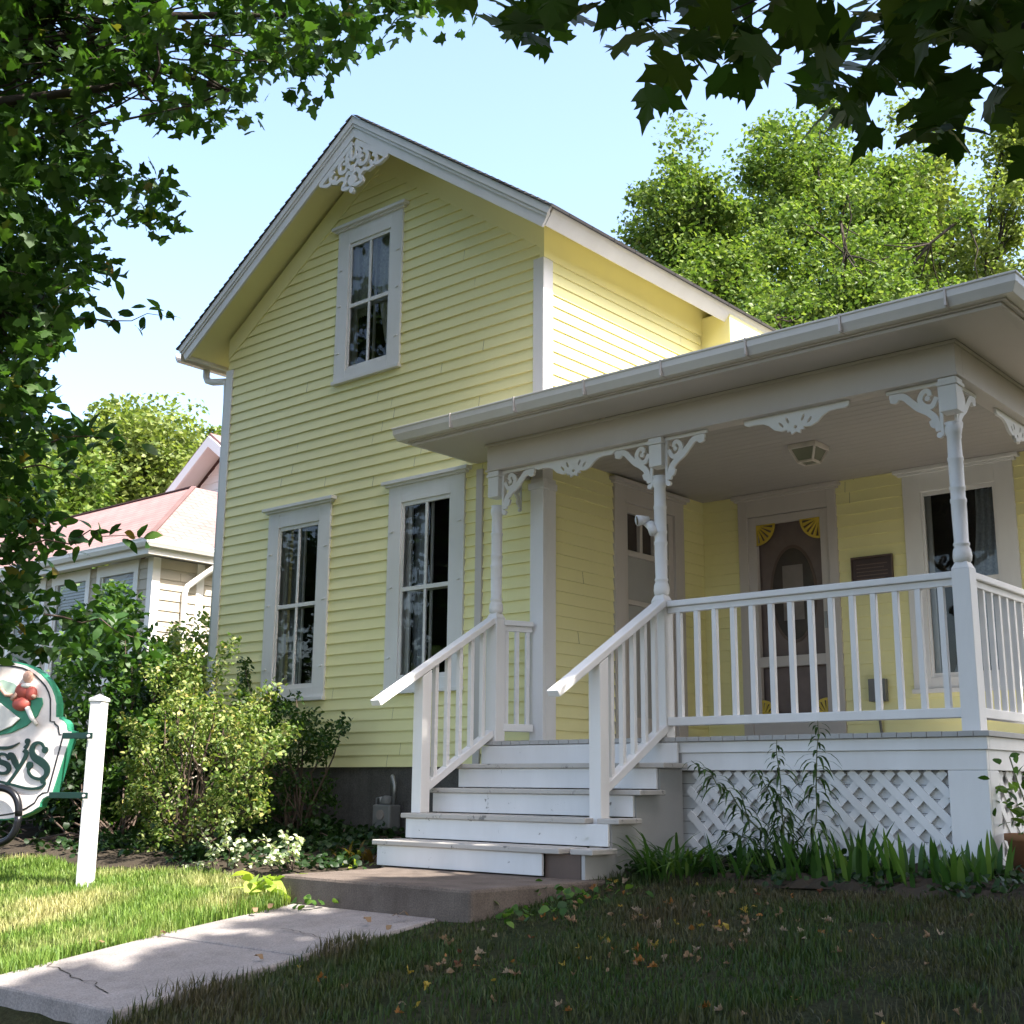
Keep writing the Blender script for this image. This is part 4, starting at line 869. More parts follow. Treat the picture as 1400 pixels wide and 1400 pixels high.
# taller gable behind
gx, gy, gzp = -12.26, 5.5, 5.86
sL = (gzp-4.92)/1.35
def gext(z): h = (gzp-.22-z)/sL; return (gx-max(0, min(h, 2.6)), gx+max(0, min(h, 2.6)))
siding('gable_wall', 'neighbor_white', lambda a, z, o_: (a, gy+.45-o_, z), 2.7, gzp-.25, gext, [], N)
ROWH = .097
b = MB(); 
for sg_ in (-1, 1):
    e = (gx+sg_*3.2, gzp-3.2*sL)
    b.add([(gx, gy, gzp), (e[0], gy, e[1]), (e[0], 12, e[1]), (gx, 12, gzp), (gx, gy, gzp-.06), (e[0], gy, e[1]-.06), (e[0], 12, e[1]-.06), (gx, 12, gzp-.06)], [(0, 1, 2, 3), (0, 4, 5, 1), (1, 5, 6, 2)])
gr = b.build('gable_roof', 'shingle_pink', N); planar_uv(gr, (0, 1, 0), (0, 0, 1.6))
b = MB()
for sg_ in (-1, 1):
    p0, p1 = (gx, gzp-.061), (gx+sg_*3.2, gzp-3.2*sL-.061)
    b.prism([p0, p1, (p1[0], p1[1]-.20), (p0[0], p0[1]-.20)], lambda a, z, t: (a, t, z), gy-.03, gy+.012*(2+sg_))
    b.prism([(p0[0], p0[1]-.02), (p1[0], p1[1]-.02), (p1[0], p1[1]-.035), (p0[0], p0[1]-.035)], lambda a, z, t: (a, t, z), gy+.04, gy+.46+.001*sg_)
b.build('rake_board', 'neighbor_white', gr)
b = MB(); b.box(-12.9, -12.5, 5.52, 5.94, 4.70, 4.80); b.build('return_block', 'neighbor_white', gr, .01)

# ------------------------------------------------------------------ trees
def tree(name, label, cat, base, pts, size, shape, leafm, hubs, r0=.22, group=None, seed=0, up=.45, trunk_top=None, droop=.35, twig_to=None, twig_r=.012):
    t = thing(name, label, cat, tuple(base), group); g = np.random.default_rng(seed)
    b = MB(); base = np.array(base, float); tt = np.array(trunk_top, float)
    path_ = wiggle(base+np.array([0, 0, -.3]), tt, 6, .10, g); b.tube(path_, list(np.linspace(r0, r0*.5, 6)), 10)
    b.build('trunk', 'bark', t, 0, True)
    lb = MB()
    for h in hubs:
        s_ = path_[g.integers(3, 6)]; q = wiggle(s_, h, 6, .18, g, -.15); lb.tube(q, list(np.linspace(r0*.42, .018, 6)), 7)
        if twig_to is not None:
            dd = np.linalg.norm(twig_to-np.array(h), axis=1); near = np.argsort(dd)[:9]
            for j in near: lb.tube(wiggle(q[g.integers(3, 6)], twig_to[j], 4, .2, g), [twig_r*1.4, twig_r, twig_r*.8, twig_r*.5], 5)
    if hubs is not None and len(hubs): lb.build('limbs', 'bark', t, 0, True)
    leaves('crown', pts, size, shape, leafm, t, up, droop, seed)
    return t
def ell_clumps(c, rad, n_, seed, shell=.55):
    g = np.random.default_rng(seed); q = g.normal(size=(n_, 3)); q /= np.linalg.norm(q, axis=1)[:, None]; q *= (shell+(1-shell)*g.uniform(0, 1, n_))[:, None]
    return np.array(c)+q*np.array(rad)
# background trees behind the house (right) and behind the neighbour (left)
def bgtree(label, u, vtop, vbot, D_, halfw, nclump, per, lsz, leafm, seed, spiky=True, cr=.75):
    top = atd(u, vtop, D_); bot = atd(u, vbot, D_); c = (top+bot)/2; hh = (top[2]-bot[2])/2; rw = halfw/FPX*D_
    g = np.random.default_rng(seed); nh = 26; hub = ell_clumps(c, (rw*.85, rw*.85, hh*.85), nh, seed+500, .45)
    cl = hub[g.integers(0, nh, nclump)]+g.normal(size=(nclump, 3))*np.array([.21*rw, .21*rw, .19*hh]); cl[:, 2] -= .2*hh*((cl[:, 0]-c[0])**2+(cl[:, 1]-c[1])**2)/rw**2
    if spiky:                           # leaders poking out of the top
        ex = cl[cl[:, 2] > c[2]+.25*hh]; ex = ex+np.stack([g.normal(scale=.15, size=len(ex)), g.normal(scale=.15, size=len(ex)), g.uniform(.2, 1.3, len(ex))], 1); cl = np.concatenate([cl, ex])
    rad = g.uniform(.5, 1.35, len(cl))*cr
    pts = clump_pts(cl, rad, per, seed+1, .8)
    base = np.array([c[0], c[1], float(gz(c[0], c[1]))])
    return tree('background_tree', label, 'tree', base, pts, lsz, 'dia', leafm, cl[g.integers(0, len(cl), 22)], .055, None, seed, .5, c+np.array([0, 0, -hh*.15]), .3, cl, .009)
bgtree('left tree of the row behind the house, sunlit leafy crown beside the gable roof', 935, 250, 600, 20, 135, 150, 300, .085, 'leaf_back', 29, True, .5)
bgtree('tallest sunlit tree behind the house with pointed leafy top and dark branches', 1110, 180, 640, 22, 165, 170, 320, .09, 'leaf_back', 34, True, .52)
bgtree('pale sunlit tree behind the house above the porch gutter corner', 1330, 205, 640, 25, 215, 200, 300, .10, 'leaf_back_pale', 23, True, .58)
bgtree('low bright bush tree rising just above the porch roof behind the house', 1130, 395, 560, 17, 190, 120, 300, .068, 'leaf_back', 24, True, .42)
bgtree('rounded yellow green tree behind the pink roof of the neighboring house', 150, 590, 900, 34, 120, 170, 300, .16, 'leaf_back_pale', 25, True, .8)
bgtree('dull green tree peeking between the neighbor gable and the yellow house', 268, 600, 900, 38, 45, 80, 260, .17, 'leaf_back_pale', 26, True, .8)
bgtree('darker green tree at the left edge behind the neighboring house', 20, 640, 950, 30, 80, 110, 280, .16, 'leaf_back', 27, True, .75)

def inpoly(P, poly):
    x, y = P[:, 0], P[:, 1]; r_ = np.zeros(len(P), bool); j = len(poly)-1
    for i in range(len(poly)):
        xi, yi = poly[i]; xj, yj = poly[j]
        c = ((yi > y) != (yj > y)) & (x < (xj-xi)*(y-yi)/(yj-yi+1e-12)+xi); r_ ^= c; j = i
    return r_
def fill(poly, n_, d0, d1, seed, holes=0, hr=(10, 26)):   # clump centres through a volume d0..d1 metres away
    g = np.random.default_rng(seed); poly = np.array(poly, float); lo, hi = poly.min(0), poly.max(0)
    P = g.uniform(lo, hi, (n_*6, 2)); P = P[inpoly(P, poly)][:n_]
    for _ in range(holes):
        c = P[g.integers(0, len(P))]; P = P[np.hypot(*(P-c).T) > g.uniform(*hr)]
    return np.array([atd(u, v, g.uniform(d0, d1)) for u, v in P])
# left maple: its low boughs come in from the left, the crown goes on overhead
LMp = [(-160, -160), (640, -160), (620, 20), (560, 30), (500, 40), (470, 75), (420, 95), (425, 140), (385, 130), (330, 150), (285, 190), (235, 165), (205, 175), (195, 130), (150, 110), (110, 150), (170, 190), (215, 245), (235, 300), (215, 330), (160, 330), (130, 360), (90, 400), (60, 480), (40, 560), (-160, 620)]
c1 = fill(LMp, 640, 8.2, 10.4, 31, 48, (10, 26)); c1 = np.concatenate([c1, fill([(-160, -100), (110, -100), (120, 120), (100, 330), (60, 460), (30, 600), (40, 760), (-160, 760)], 200, 9.2, 11.0, 37)]); p1 = clump_pts(c1, .20, 17, 32, .8)
c2 = ell_clumps((-4.6, -4.6, 7.4), (4.8, 3.2, 3.0), 170, 33, .25); c2b = ell_clumps((-1.0, -1.9, 8.6), (3.0, 1.9, 1.5), 45, 34, .1)
c2 = np.concatenate([c2, c2b])
dvec = c2-CAM; zf = dvec@_f; uu = 700+FPX*(dvec@_r)/zf; vv = 700-FPX*(dvec@_u)/zf
c2 = c2[~((zf > 0) & (uu > -330) & (uu < 1700) & (vv > -260) & (vv < 1700))]
p2 = clump_pts(c2, .62, 75, 35, .7)
tree('maple_tree', 'dark leafy maple whose boughs hang in from the upper left corner', 'tree', (-6.4, -5.6, float(gz(0, -5.6))), np.concatenate([p1, p2]), np.concatenate([np.full(len(p1), .088), np.full(len(p2), .17)]), 'maple_small', 'leaf_maple', list(c1[::40])+list(c2[::16]), .26, None, 36, .35, (-5.6, -4.9, 6.5), .5, c1, .008)
# small tree with oval leaves, low at the left edge
LO = [(-140, 330), (60, 340), (110, 400), (70, 470), (60, 560), (120, 590), (150, 610), (60, 650), (70, 735), (130, 755), (60, 790), (90, 830), (180, 850), (150, 900), (60, 905), (-140, 960)]
c3 = fill(LO, 300, 9.4, 11.0, 41, 12, (12, 26)); p3 = clump_pts(c3, .17, 9, 42, .8)
sprays = []
for (a, e) in (((60, 450), (225, 432)), ((70, 605), (175, 600)), ((40, 745), (195, 735)), ((60, 840), (205, 885)), ((0, 395), (80, 410)), ((60, 370), (165, 375)), ((30, 640), (110, 655))):
    q0, q1 = atd(*a, 9.6), atd(*e, 9.5)
    sprays.append(wiggle(q0, q1, 7, .12, rng, -.05))
sp = np.concatenate([np.concatenate([np.array(q[2:])+rng.normal(scale=.04, size=(len(q)-2, 3)) for _ in range(4)]) for q in sprays])
c3o = ell_clumps((-8.2, -4.6, 2.6), (2.8, 1.9, 2.2), 75, 44, .1); dv = c3o-CAM; c3o = c3o[700+FPX*(dv@_r)/(dv@_f) < -150]; p3 = np.concatenate([p3, clump_pts(c3o, .4, 60, 45, .8)])
t = tree('small_tree', 'low dark tree with oval leaves and thin sprays at the left edge', 'tree', (-5.6, -3.4, float(gz(0, -3.4))), np.concatenate([p3, sp]), .125, 'oval', 'leaf_oval', list(c3[::24]), .10, None, 43, .4, (-4.9, -2.9, 2.6), .45, c3, .006)
b = MB()
for q in sprays: b.tube(q, [.008, .007, .006, .005, .004, .003, .002], 5)
b.each('twig', 'twig', t)
# shade maple to the right: trunk out of frame, near bough over the camera
RB = [(590, -120), (1560, -120), (1560, 180), (1395, 185), (1370, 165), (1300, 170), (1240, 160), (1170, 165), (1130, 130), (1120, 85), (1050, 120), (1000, 90), (950, 80), (900, 110), (860, 85), (845, 10), (800, -40), (775, 15), (745, 65), (700, 45), (650, 0), (610, -10)]
c4 = fill(RB, 720, 2.5, 3.7, 51, 26, (12, 32))
dv = c4-CAM; zf = dv@_f; uu = 700+FPX*(dv@_r)/zf; vv = 700-FPX*(dv@_u)/zf; c4 = c4[~((np.hypot((uu-1285)/48, (vv-112)/34) < 1) | (np.hypot(uu-1195, vv-60) < 16) | (np.hypot((uu-1010)/22, vv-20) < 12))]
g = np.random.default_rng(52); p4 = c4+g.normal(scale=.03, size=c4.shape)
c5 = ell_clumps((10.0, -2.4, 6.2), (4.1, 3.8, 3.1), 240, 53, .1)
c5b = ell_clumps((7.4, -5.6, 4.6), (2.6, 2.2, 1.4), 60, 54, .1)
c5c = ell_clumps((6.4, -.45, 5.6), (2.0, 1.2, 1.9), 80, 55, .1); c5d = ell_clumps((9.5, -10, 5.6), (4.5, 4.0, 3.8), 210, 58, .2); c5e = ell_clumps((10.5, -1.5, 2.6), (3.0, 4.2, 2.0), 150, 59, .1); c5f = ell_clumps((5.0, -10.5, 6.2), (4.5, 3.0, 2.4), 65, 60, .2)  # after the first, unseen foliage added to cut skylight reaching the porch
c5 = np.concatenate([c5, c5b, c5c, c5d, c5e, c5f])
dvec = c5-CAM; zf = dvec@_f; uu = 700+FPX*(dvec@_r)/np.maximum(zf, .01); vv = 700-FPX*(dvec@_u)/np.maximum(zf, .01)
c5 = c5[~((zf > 0) & (uu > -300) & (uu < 1800) & (vv > -330) & (vv < 1700))]
p5 = clump_pts(c5, .65, 150, 56, .7)
hx, hy = p5[:, 0]-(p5[:, 2]+.95)*.7814, p5[:, 1]-(p5[:, 2]+.95)*.0572      # where the sun through this leaf lands: gaps in the crown
gap = ((hx < .72-.15*np.sin(5*hy)) & (hy > -2.55) & (hy < -1.3)) | ((hx < .08) & (hy < -1.3) & (hy > -4.15+.5*np.sin(2*hx)))
gap |= (hx < 1.5) & (hy < -2.55) & (hy > -4.6) & (np.sin(hx*3.1+hy*6.5)+np.sin(hy*11-hx*4.0+1)+.6*np.sin(hx*13+2*hy) > 1.0)
p5 = p5[~gap]
tree('maple_tree', 'shade maple at the right whose big pointed leaves hang across the top of the view', 'tree', (9.6, -4.6, float(gz(0, -4.6))), np.concatenate([p4, p5]), np.concatenate([np.full(len(p4), .092), np.full(len(p5), .24)]), 'maple', 'leaf_near', list(c5[:380:14])+[atd(1250, -60, 3.1), atd(1000, -40, 3.0), atd(760, -60, 3.1), atd(1380, 60, 3.0)], .28, None, 57, .5, (9.4, -3.6, 5.2), .6, c4, .004)

# ------------------------------------------------------------------ shrubs and plants
def shrub(name, label, cat, base, cl, rad, per, size, shape, leafm, seed, up=.35, droop=.2, stems=True):
    t = thing(name, label, cat, tuple(base)); g = np.random.default_rng(seed)
    pts = clump_pts(cl, rad, per, seed, .9); leaves('foliage', pts, size, shape, leafm, t, up, droop, seed)
    b = MB()
    for c in cl[:: max(1, len(cl)//40)]:
        b.tube(wiggle(np.array(base)+g.normal(scale=.06, size=3)*np.array([1, 1, 0]), c, 5, .15, g), [.012, .010, .008, .006, .003], 5)
    b.build('stems', 'twig', t, 0, True); return t
def yfill(poly, n_, y0, y1, seed, holes=0, hr=(8, 18)):
    g = np.random.default_rng(seed); poly = np.array(poly, float); lo, hi = poly.min(0), poly.max(0)
    P = g.uniform(lo, hi, (n_*6, 2)); P = P[inpoly(P, poly)][:n_]
    for _ in range(holes):
        c = P[g.integers(0, len(P))]; P = P[np.hypot(*(P-c).T) > g.uniform(*hr)]
    return np.array([aty(u, v, g.uniform(y0, y1)) for u, v in P])
cl = yfill([(175, 1150), (185, 1020), (215, 960), (255, 930), (300, 920), (335, 955), (370, 985), (385, 1050), (360, 1110), (300, 1140), (250, 1160), (200, 1165)], 330, -1.75, -.75, 61, 5)
cl = np.concatenate([cl[np.sin(cl[:, 0]*7)+np.sin(cl[:, 2]*9+1) > -1.1], np.array([q for (u0, v0, u1, v1) in ((230, 960, 205, 915), (265, 940, 262, 885), (290, 930, 318, 880), (200, 1010, 172, 985), (190, 1060, 168, 1040), (345, 970, 372, 940), (250, 935, 240, 905), (185, 1100, 165, 1105), (375, 1010, 398, 1000)) for q in [aty(u0+(u1-u0)*k/5, v0+(v1-v0)*k/5, -1.3) for k in range(6)]])])
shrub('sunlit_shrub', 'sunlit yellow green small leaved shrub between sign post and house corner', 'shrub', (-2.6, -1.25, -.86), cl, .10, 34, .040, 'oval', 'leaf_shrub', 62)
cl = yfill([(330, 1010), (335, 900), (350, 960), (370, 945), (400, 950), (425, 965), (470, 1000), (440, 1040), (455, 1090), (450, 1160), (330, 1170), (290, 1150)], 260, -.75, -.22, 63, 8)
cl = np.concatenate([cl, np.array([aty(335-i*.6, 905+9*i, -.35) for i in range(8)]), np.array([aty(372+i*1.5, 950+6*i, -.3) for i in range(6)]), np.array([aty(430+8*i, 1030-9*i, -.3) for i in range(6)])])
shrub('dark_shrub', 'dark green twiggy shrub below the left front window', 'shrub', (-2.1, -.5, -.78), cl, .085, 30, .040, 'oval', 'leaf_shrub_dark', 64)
cl = yfill([(60, 1180), (70, 960), (95, 880), (120, 830), (150, 800), (185, 810), (200, 860), (225, 900), (215, 1000), (190, 1080), (200, 1180)], 330, -.9, .6, 65, 6)
shrub('lush_bush', 'bright green leafy bush behind the white sign post', 'bush', (-5.0, -.2, -.75), cl, .17, 34, .085, 'oval', 'leaf_lush', 66)
cl = yfill([(195, 1000), (215, 900), (240, 855), (270, 835), (292, 850), (290, 960), (250, 1000)], 170, .2, 1.3, 67, 3)
shrub('climbing_shrub', 'pale sunlit climbing shrub at the corner wall of the neighboring house', 'shrub', (-6.7, 1.0, -.7), cl, .15, 34, .07, 'oval', 'leaf_shrub', 68)
cl = yfill([(-120, 1215), (-120, 930), (60, 930), (110, 1000), (140, 1150), (300, 1160), (330, 1200), (120, 1215)], 320, -1.5, -.6, 69, 3); cl = np.concatenate([cl, yfill([(170, 1190), (180, 960), (230, 930), (292, 960), (300, 1190)], 150, -.5, .1, 169)])
shrub('dark_hedge', 'dark shaded leafy hedge behind the sign and its post', 'hedge', (-4.0, -1.0, -.83), cl, .16, 26, .07, 'wide', 'leaf_ivy', 70)
cl = yfill([(330, 1200), (340, 1150), (450, 1120), (520, 1150), (530, 1185), (440, 1195)], 60, -.9, -.35, 71)
shrub('ground_ivy', 'low dark ivy along the foundation left of the stairs', 'ground cover', (-1.5, -.6, -.78), cl, .10, 26, .05, 'wide', 'leaf_ivy', 72)
g = np.random.default_rng(140); n_ = 170; gx1 = np.stack([g.uniform(-4.2, -.35, n_), g.uniform(-1.7, -.25, n_)], 1)
gc = np.stack([gx1[:, 0], gx1[:, 1], gz(gx1[:, 0], gx1[:, 1])+.05], 1); o = leaves('ivy', clump_pts(gc, .15, 24, 141, .45), .05, 'wide', 'leaf_ivy', None, .6, .1, 142); tag(o, 'low dark ivy covering the shaded bed under the shrubs', 'ivy', None, 'stuff')
gx1 = np.stack([g.uniform(1.6, 4.0, 60), g.uniform(-1.15, -.5, 60)], 1); gc = np.stack([gx1[:, 0], gx1[:, 1], gz(gx1[:, 0], gx1[:, 1])+.04], 1); o = leaves('ground_cover', clump_pts(gc, .13, 20, 143, .4), .04, 'wide', 'leaf_ivy', None, .6, .1, 144); tag(o, 'dark low leaves covering the bed below the lattice', 'ground cover', None, 'stuff')
# variegated arching shrub
t = thing('variegated_shrub', 'arching shrub with small white edged leaves beside the concrete step', 'shrub', (-1.1, -1.75, -.93)); b = MB(); g = np.random.default_rng(73); pp = []
for (u0, v0, u1, v1) in ((300, 1200, 245, 1190), (300, 1200, 270, 1130), (310, 1195, 310, 1120), (320, 1195, 330, 1150), (400, 1190, 335, 1190), (395, 1190, 350, 1150), (400, 1190, 385, 1140), (400, 1190, 412, 1150), (310, 1195, 325, 1190), (290, 1200, 300, 1160), (395, 1190, 365, 1180), (400, 1190, 400, 1170)):
    a, e = aty(u0, v0, -1.75), aty(u1, v1, -1.75+g.uniform(-.15, .15)); q = wiggle(a, e, 9, .1, g, -.07); b.tube(q, .004, 5)
    pp += [x+g.normal(scale=.012, size=3) for x in wiggle(q[2], q[5], 6, .02, g)+list(q[3:]) for _ in range(3)]
b.build('stems', 'twig', t, 0, True); leaves('foliage', pp, .034, 'wide', 'leaf_variegated', t, .5, .1, 74)
# hosta
def blades(name, parent, mat, base, n_, L, wd, spread, arch, seed, up=1.0, seg=6, fold=0.0):
    g = np.random.default_rng(seed); V = []; F = []
    for i in range(n_):
        a = g.uniform(0, 2*math.pi); rr = spread*math.sqrt(g.uniform(0, 1)); p = np.array(base, float)+np.array([rr*math.cos(a), rr*math.sin(a), 0]); p[2] -= .02
        a2 = a+g.normal(scale=.6); h = np.array([math.cos(a2), math.sin(a2), 0]); side = np.array([-h[1], h[0], 0]); l = L*g.uniform(.6, 1.15); w_ = wd*g.uniform(.75, 1.2); ar = arch*g.uniform(.5, 1.4); k = len(V); lean = g.uniform(0, .5)**1.3; l *= g.uniform(.6, 1.1)
        for j in range(seg+1):
            s_ = j/seg; ww = w_*(1-(max(0, s_-.45)/.55)**2)*(.6+.4*min(1, s_*4))/2+.0004
            th_ = (math.pi/2-.12*g.uniform(.5, 1))*1.0-ar*s_*1.1
            c = p+(h*(ar*.5*s_*s_+lean*s_)+np.array([0, 0, 1])*(s_*up-ar*.45*s_**2.4))*l
            V += [c-side*ww, c+side*ww]
            if j: F.append((k+2*j-2, k+2*j-1, k+2*j+1, k+2*j))
    return np_mesh(name, V, F, mat, parent, True)
for i, (x, y) in enumerate(((-.12, -2.44),)):
    t = thing('hosta', 'lime yellow broad leaved hosta at the left corner of the concrete step', 'plant', (x, y, float(gz(x, y))))
    g = np.random.default_rng(75); n_ = 26; a = g.uniform(0, 2*math.pi, n_); rr = g.uniform(.02, .14, n_)
    P = np.stack([x+rr*np.cos(a), y+rr*np.sin(a), float(gz(x, y))+g.uniform(.02, .17, n_)], 1); leaves('foliage', P, .13, 'wide', 'leaf_hosta', t, .6, .3, 76, np.stack([np.cos(a), np.sin(a), np.zeros(n_)], 1))
t = thing('bronze_fern', 'bronze and green ferny clump by the foundation beside the stairs', 'plant', (-.62, -1.15, float(gz(0, -1.15)))); blades('fronds', t, 'leaf_bronze', (-.62, -1.15, float(gz(0, -1.15))), 60, .22, .02, .22, .9, 77)
t = thing('fern_clump', 'small green fern at the left foot of the wooden stairs', 'plant', (-.42, -1.45, float(gz(0, -1.45)))); blades('fronds', t, 'leaf_hosta', (-.42, -1.45, float(gz(0, -1.45))), 30, .13, .025, .12, 1.0, 78)
t = thing('daylily', 'arching daylily clump at the right foot of the stairs', 'plant', (1.80, -1.05, float(gz(0, -1.05))))
blades('leaves', t, 'leaf_blade', (1.82, -1.0, float(gz(0, -1.0))), 150, .42, .017, .20, 1.25, 79)
for i, (x, y, n_, L, lab) in enumerate(((2.52, -.88, 46, .30, 'iris clump with upright sword leaves below the middle of the lattice'), (2.85, -.86, 50, .34, 'tallest iris clump with sword leaves below the right end of the lattice'), (3.18, -.84, 46, .30, 'iris clump with sword leaves in front of the white corner pier'), (3.5, -.82, 46, .30, 'rightmost iris clump with sword leaves beyond the porch corner'), (2.22, -.92, 26, .24, 'short iris clump beside the drooping stalks'))):
    zz = float(gz(0, y)); t = thing('iris', lab, 'plant', (x, y, zz), 'iris clumps below the lattice'); blades('leaves', t, 'leaf_blade', (x, y, zz), n_, L, .03, .19, .28, 80+i)
# tall leaning stalks with narrow drooping leaves
SK = [((1075, 1200), (1062, 1012), 'upright'), ((1110, 1205), (1118, 985), 'tallest upright'), ((1090, 1205), (945, 1040), 'far leaning'), ((1100, 1205), (1033, 1052), 'leaning'), ((1080, 1205), (985, 1135), 'lowest leaning')]
labs = ['tall stalk with narrow drooping leaves left of the tallest one', 'tallest stalk of narrow drooping leaves reaching the porch railing', 'long stalk leaning far left across the lattice', 'stalk leaning slightly left in front of the lattice', 'short low stalk leaning left near the ground']
for i, ((u0, v0), (u1, v1), _) in enumerate(SK):
    yy = -.78+.03*i; a, e = aty(u0, v0, yy), aty(u1, v1, yy+(.0 if i < 2 else -.06)); a[2] = float(gz(0, yy))-.02
    t = thing('leafy_stalk', labs[i], 'plant', tuple(a), 'drooping leaf stalks by the lattice'); g = np.random.default_rng(90+i); q = wiggle(a, e, 12, .06, g, -.05 if i > 1 else 0)
    b = MB(); b.tube(q, list(np.linspace(.006, .002, 12)), 6); b.build('stem', 'stem', t, 0, True)
    L = np.linalg.norm(e-a); V = []; F = []; n_ = int(L*85)
    for j in range(n_):
        s_ = .15+.85*j/n_; x = s_*11; k0 = min(int(x), 10); p = q[k0]*(1-x+k0)+q[k0+1]*(x-k0); an = j*2.4; h = np.array([math.cos(an), math.sin(an), 0]); sd = np.array([-h[1], h[0], 0]); l = (.19 if s_ < .8 else .09)*g.uniform(.7, 1.2); k = len(V)
        for m_ in range(5):
            r_ = m_/4; c = p+h*l*(r_-.2*r_*r_)+np.array([0, 0, l*(.35*r_-.75*r_*r_)]); ww = .0095*math.sin(math.pi*(.12+.86*r_)); V += [c-sd*ww, c+sd*ww]
            if m_: F.append((k+2*m_-2, k+2*m_-1, k+2*m_+1, k+2*m_))
    np_mesh('leaves', V, F, 'leaf_stalk', t, True)
# planter at the porch's right side
PT = thing('planter', 'brown clay planter with a leafy plant at the right side of the porch', 'planter', (3.62, -.32, -.74))
b = MB(); b.lathe([(.10, 0), (.13, .18), (.145, .185), (.145, .22), (.125, .22), (.12, .19)], (3.62, -.32, -.76), 20); b.build('pot', 'terracotta', PT, 0, True)
g = np.random.default_rng(97); P = np.array([3.62, -.32, -.38])+g.normal(size=(90, 3))*np.array([.08, .08, .11]); leaves('foliage', P, .07, 'oval', 'leaf_lush', PT, .4, .3, 98)
b = MB()
for i in range(7): b.tube(wiggle((3.62, -.32, -.56), P[i*9], 4, .1, g), .004, 5)
b.build('stems', 'stem', PT, 0, True)
# weeds at the step corner
for i, (x, y, lab) in enumerate(((1.74, -2.22, 'low round leaved weeds by the right corner of the concrete step'), (.38, -2.47, 'tiny green weed growing where the walk meets the step'), (1.75, -1.75, 'low weeds against the shaded right side of the concrete step'))):
    zz = float(gz(0, y))+.01; t = thing('weed', lab, 'plant', (x, y, zz)); g = np.random.default_rng(100+i); n_ = (30, 14, 50)[i]; sp_ = (.13, .05, .15)[i]
    P = np.array([x, y, zz+.03])+g.normal(size=(n_, 3))*np.array([sp_, sp_, .022]); P[:, 2] = np.maximum(P[:, 2], zz); leaves('foliage', P, .045, 'wide', 'leaf_lush', t, .7, .1, 100+i)

# ------------------------------------------------------------------ grass (stuff) and fallen leaves
def grass(name, x0, x1, y0, y1, dens, L, mat, seed, avoid, lfun=None):
    g = np.random.default_rng(seed); n_ = int((x1-x0)*(y1-y0)*dens); x = g.uniform(x0, x1, n_); y = g.uniform(y0, y1, n_)
    dv = np.stack([x, y, gz(x, y)], 1)-CAM; zf = dv@_f; u = 700+FPX*(dv@_r)/zf; v = 700-FPX*(dv@_u)/zf
    ok = (u > -160) & (u < 1560) & (v < 1560) & ~avoid(x, y); x, y = x[ok], y[ok]; n_ = len(x)
    z = gz(x, y)-.004; l = L*g.uniform(.45, 1.35, n_)*(1 if lfun is None else lfun(x, y)); a = g.uniform(0, 2*math.pi, n_); h = np.stack([np.cos(a), np.sin(a), np.zeros(n_)], 1); sd = np.stack([-h[:, 1], h[:, 0], h[:, 2]], 1)
    ln = g.uniform(.05, .75, n_)[:, None]; p = np.stack([x, y, z], 1); w_ = (.0022+.0018*g.uniform(0, 1, n_))[:, None]; l = l[:, None]; up = np.array([[0, 0, 1.0]])
    m1 = p+up*l*.55+h*l*ln*.25; m2 = p+up*l*(1-.25*ln)+h*l*ln*.8
    V = np.stack([p-sd*w_, p+sd*w_, m1+sd*w_*.8, m1-sd*w_*.8, m2], 1); k = np.arange(n_)*5
    F = np.concatenate([np.stack([k, k+1, k+2], 1), np.stack([k, k+2, k+3], 1), np.stack([k+3, k+2, k+4], 1)])
    o = np_mesh(name, V, F, mat); return o
def av(x, y):
    walk = (x > wx0+.02+.05*np.sin(9*y)) & (x < wx1-.02+.05*np.sin(7*y+1)) & (y < -2.4) | ((x > -.03) & (x < 1.5) & (y > -2.42) & (y < -1.2)); return walk
edge = lambda x, y: 1+.9*np.exp(-((x-wx0)/.16)**2)+.9*np.exp(-((x-wx1)/.22)**2)*(y < -2.9)-.45*np.exp(-((x-1.6)/.5)**2-((y+2.3)/.5)**2)+.5*np.exp(-((x+.3)/.5)**2)*(y > -3.2)
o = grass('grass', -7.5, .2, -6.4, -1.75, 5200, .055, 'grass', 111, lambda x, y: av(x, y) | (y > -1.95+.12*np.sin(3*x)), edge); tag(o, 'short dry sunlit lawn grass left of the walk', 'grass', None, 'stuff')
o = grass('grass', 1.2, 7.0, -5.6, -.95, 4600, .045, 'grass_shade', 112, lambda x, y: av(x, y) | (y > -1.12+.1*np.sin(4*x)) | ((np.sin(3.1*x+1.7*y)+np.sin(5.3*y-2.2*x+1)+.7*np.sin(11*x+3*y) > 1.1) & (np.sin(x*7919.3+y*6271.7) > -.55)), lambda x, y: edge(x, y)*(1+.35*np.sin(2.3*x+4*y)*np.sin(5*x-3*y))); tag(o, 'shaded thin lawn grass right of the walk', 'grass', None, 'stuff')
g = np.random.default_rng(120)
protos = []
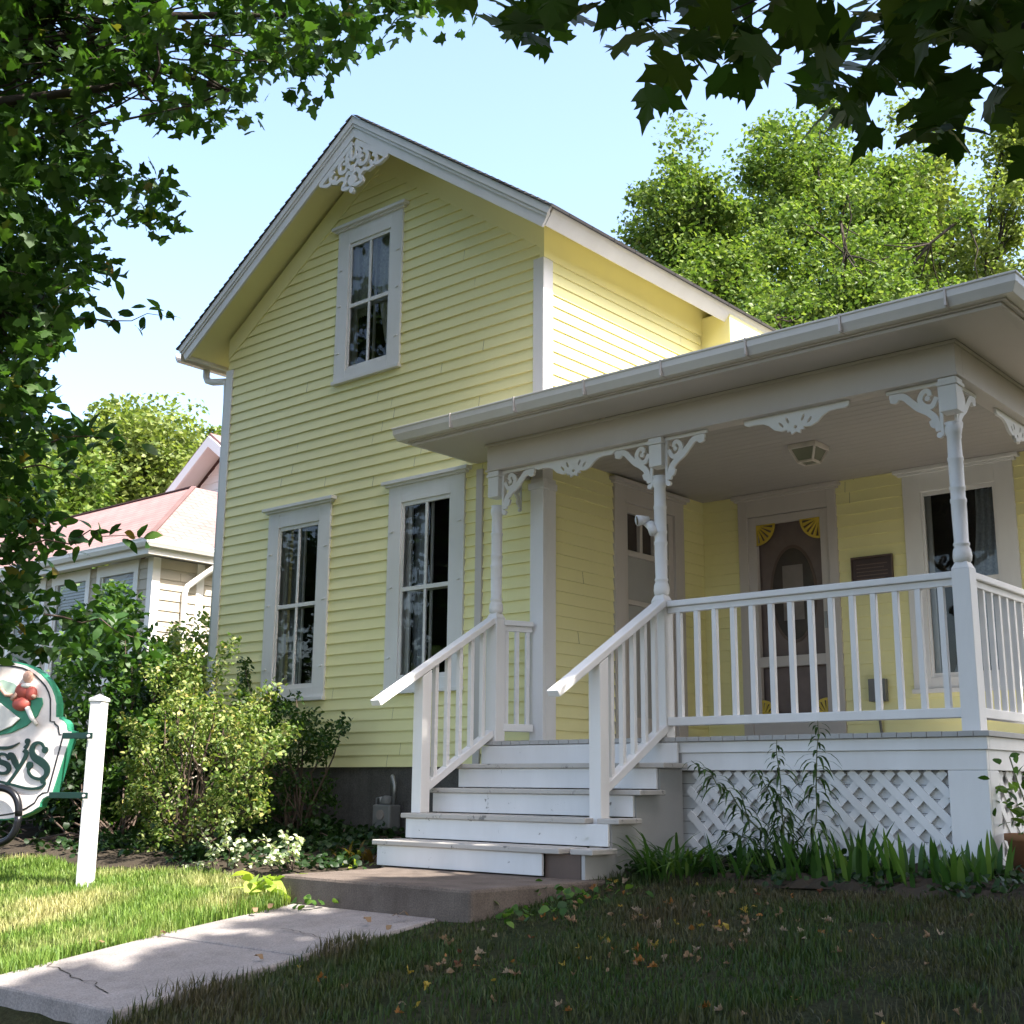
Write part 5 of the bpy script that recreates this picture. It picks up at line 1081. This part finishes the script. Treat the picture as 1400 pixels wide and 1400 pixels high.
for i in range(5):
    sv, sf = SH['maple'] if i < 3 else SH['wide']; v = sv.copy(); v[:, 1] -= .4; v[:, 2] = g.uniform(.4, 1.1)*np.abs(v[:, 0])**1.5*g.choice([1, 1, -1])+g.uniform(-.1, .4)*v[:, 1]**2+.30*g.normal(size=len(v))*np.abs(v[:, 0]); v[:, 0] *= g.uniform(.55, .95)
    protos.append((v, sf))
LM = [('fall_tan', 'dry tan fallen leaf curled on the shaded lawn', 'tan fallen leaves'), ('fall_orange', 'orange brown fallen leaf on the shaded lawn', 'orange fallen leaves'), ('fall_yellow', 'yellow fallen leaf on the shaded lawn', 'yellow fallen leaves'), ('fall_pale', 'pale bleached fallen leaf on the shaded lawn', 'pale fallen leaves'), ('fall_red', 'dark reddish fallen leaf on the shaded lawn', 'reddish fallen leaves')]
meshes = {}
for mname, lab, grp in LM:
    for i, (v, f) in enumerate(protos):
        me = bpy.data.meshes.new('fallen_leaf'); me.from_pydata([tuple(x) for x in v], [], [tuple(map(int, x)) for x in f]); me.materials.append(MATS[mname]); meshes[mname, i] = me
first = {}
dc = [(g.uniform(1.6, 5.4), g.uniform(-3.3, -1.3)) for _ in range(14)]
for j in range(250):
    mname, lab, grp = LM[g.choice(5, p=[.42, .18, .12, .18, .10])]
    x, y = g.uniform(1.4, 5.6), -1.15-2.6*g.uniform(0, 1)**.8
    if g.uniform() < .6: q_ = dc[int(g.integers(0, 14))]; x = q_[0]+g.normal(scale=.22); y = min(-1.15, q_[1]+g.normal(scale=.15))
    me = meshes[mname, int(g.integers(0, 5))]
    if mname not in first: first[mname] = bpy.data.objects.new('fallen_leaf', me); o = first[mname]
    else: o = first[mname].copy(); o.data = me
    COL.objects.link(o); s_ = g.uniform(.024, .052); o.scale = (s_, s_, s_); o.location = (x, y, float(gz(x, y))+.020); o.rotation_euler = (g.normal(scale=.55), g.normal(scale=.55), g.uniform(0, 6.3))
    tag(o, lab, 'fallen leaf', grp)
for j in range(9):
    x, y = g.choice([.16, 1.2])+g.normal(scale=.06), g.uniform(-3.9, -2.5); o = first['fall_tan'].copy(); COL.objects.link(o); s_ = g.uniform(.04, .065); o.scale = (s_,)*3
    o.location = (x, y, float(gz(x, y))+.05); o.rotation_euler = (.2, .1, g.uniform(0, 6)); tag(o, 'dry tan fallen leaf at the edge of the concrete walk', 'fallen leaf', 'leaves along the walk')
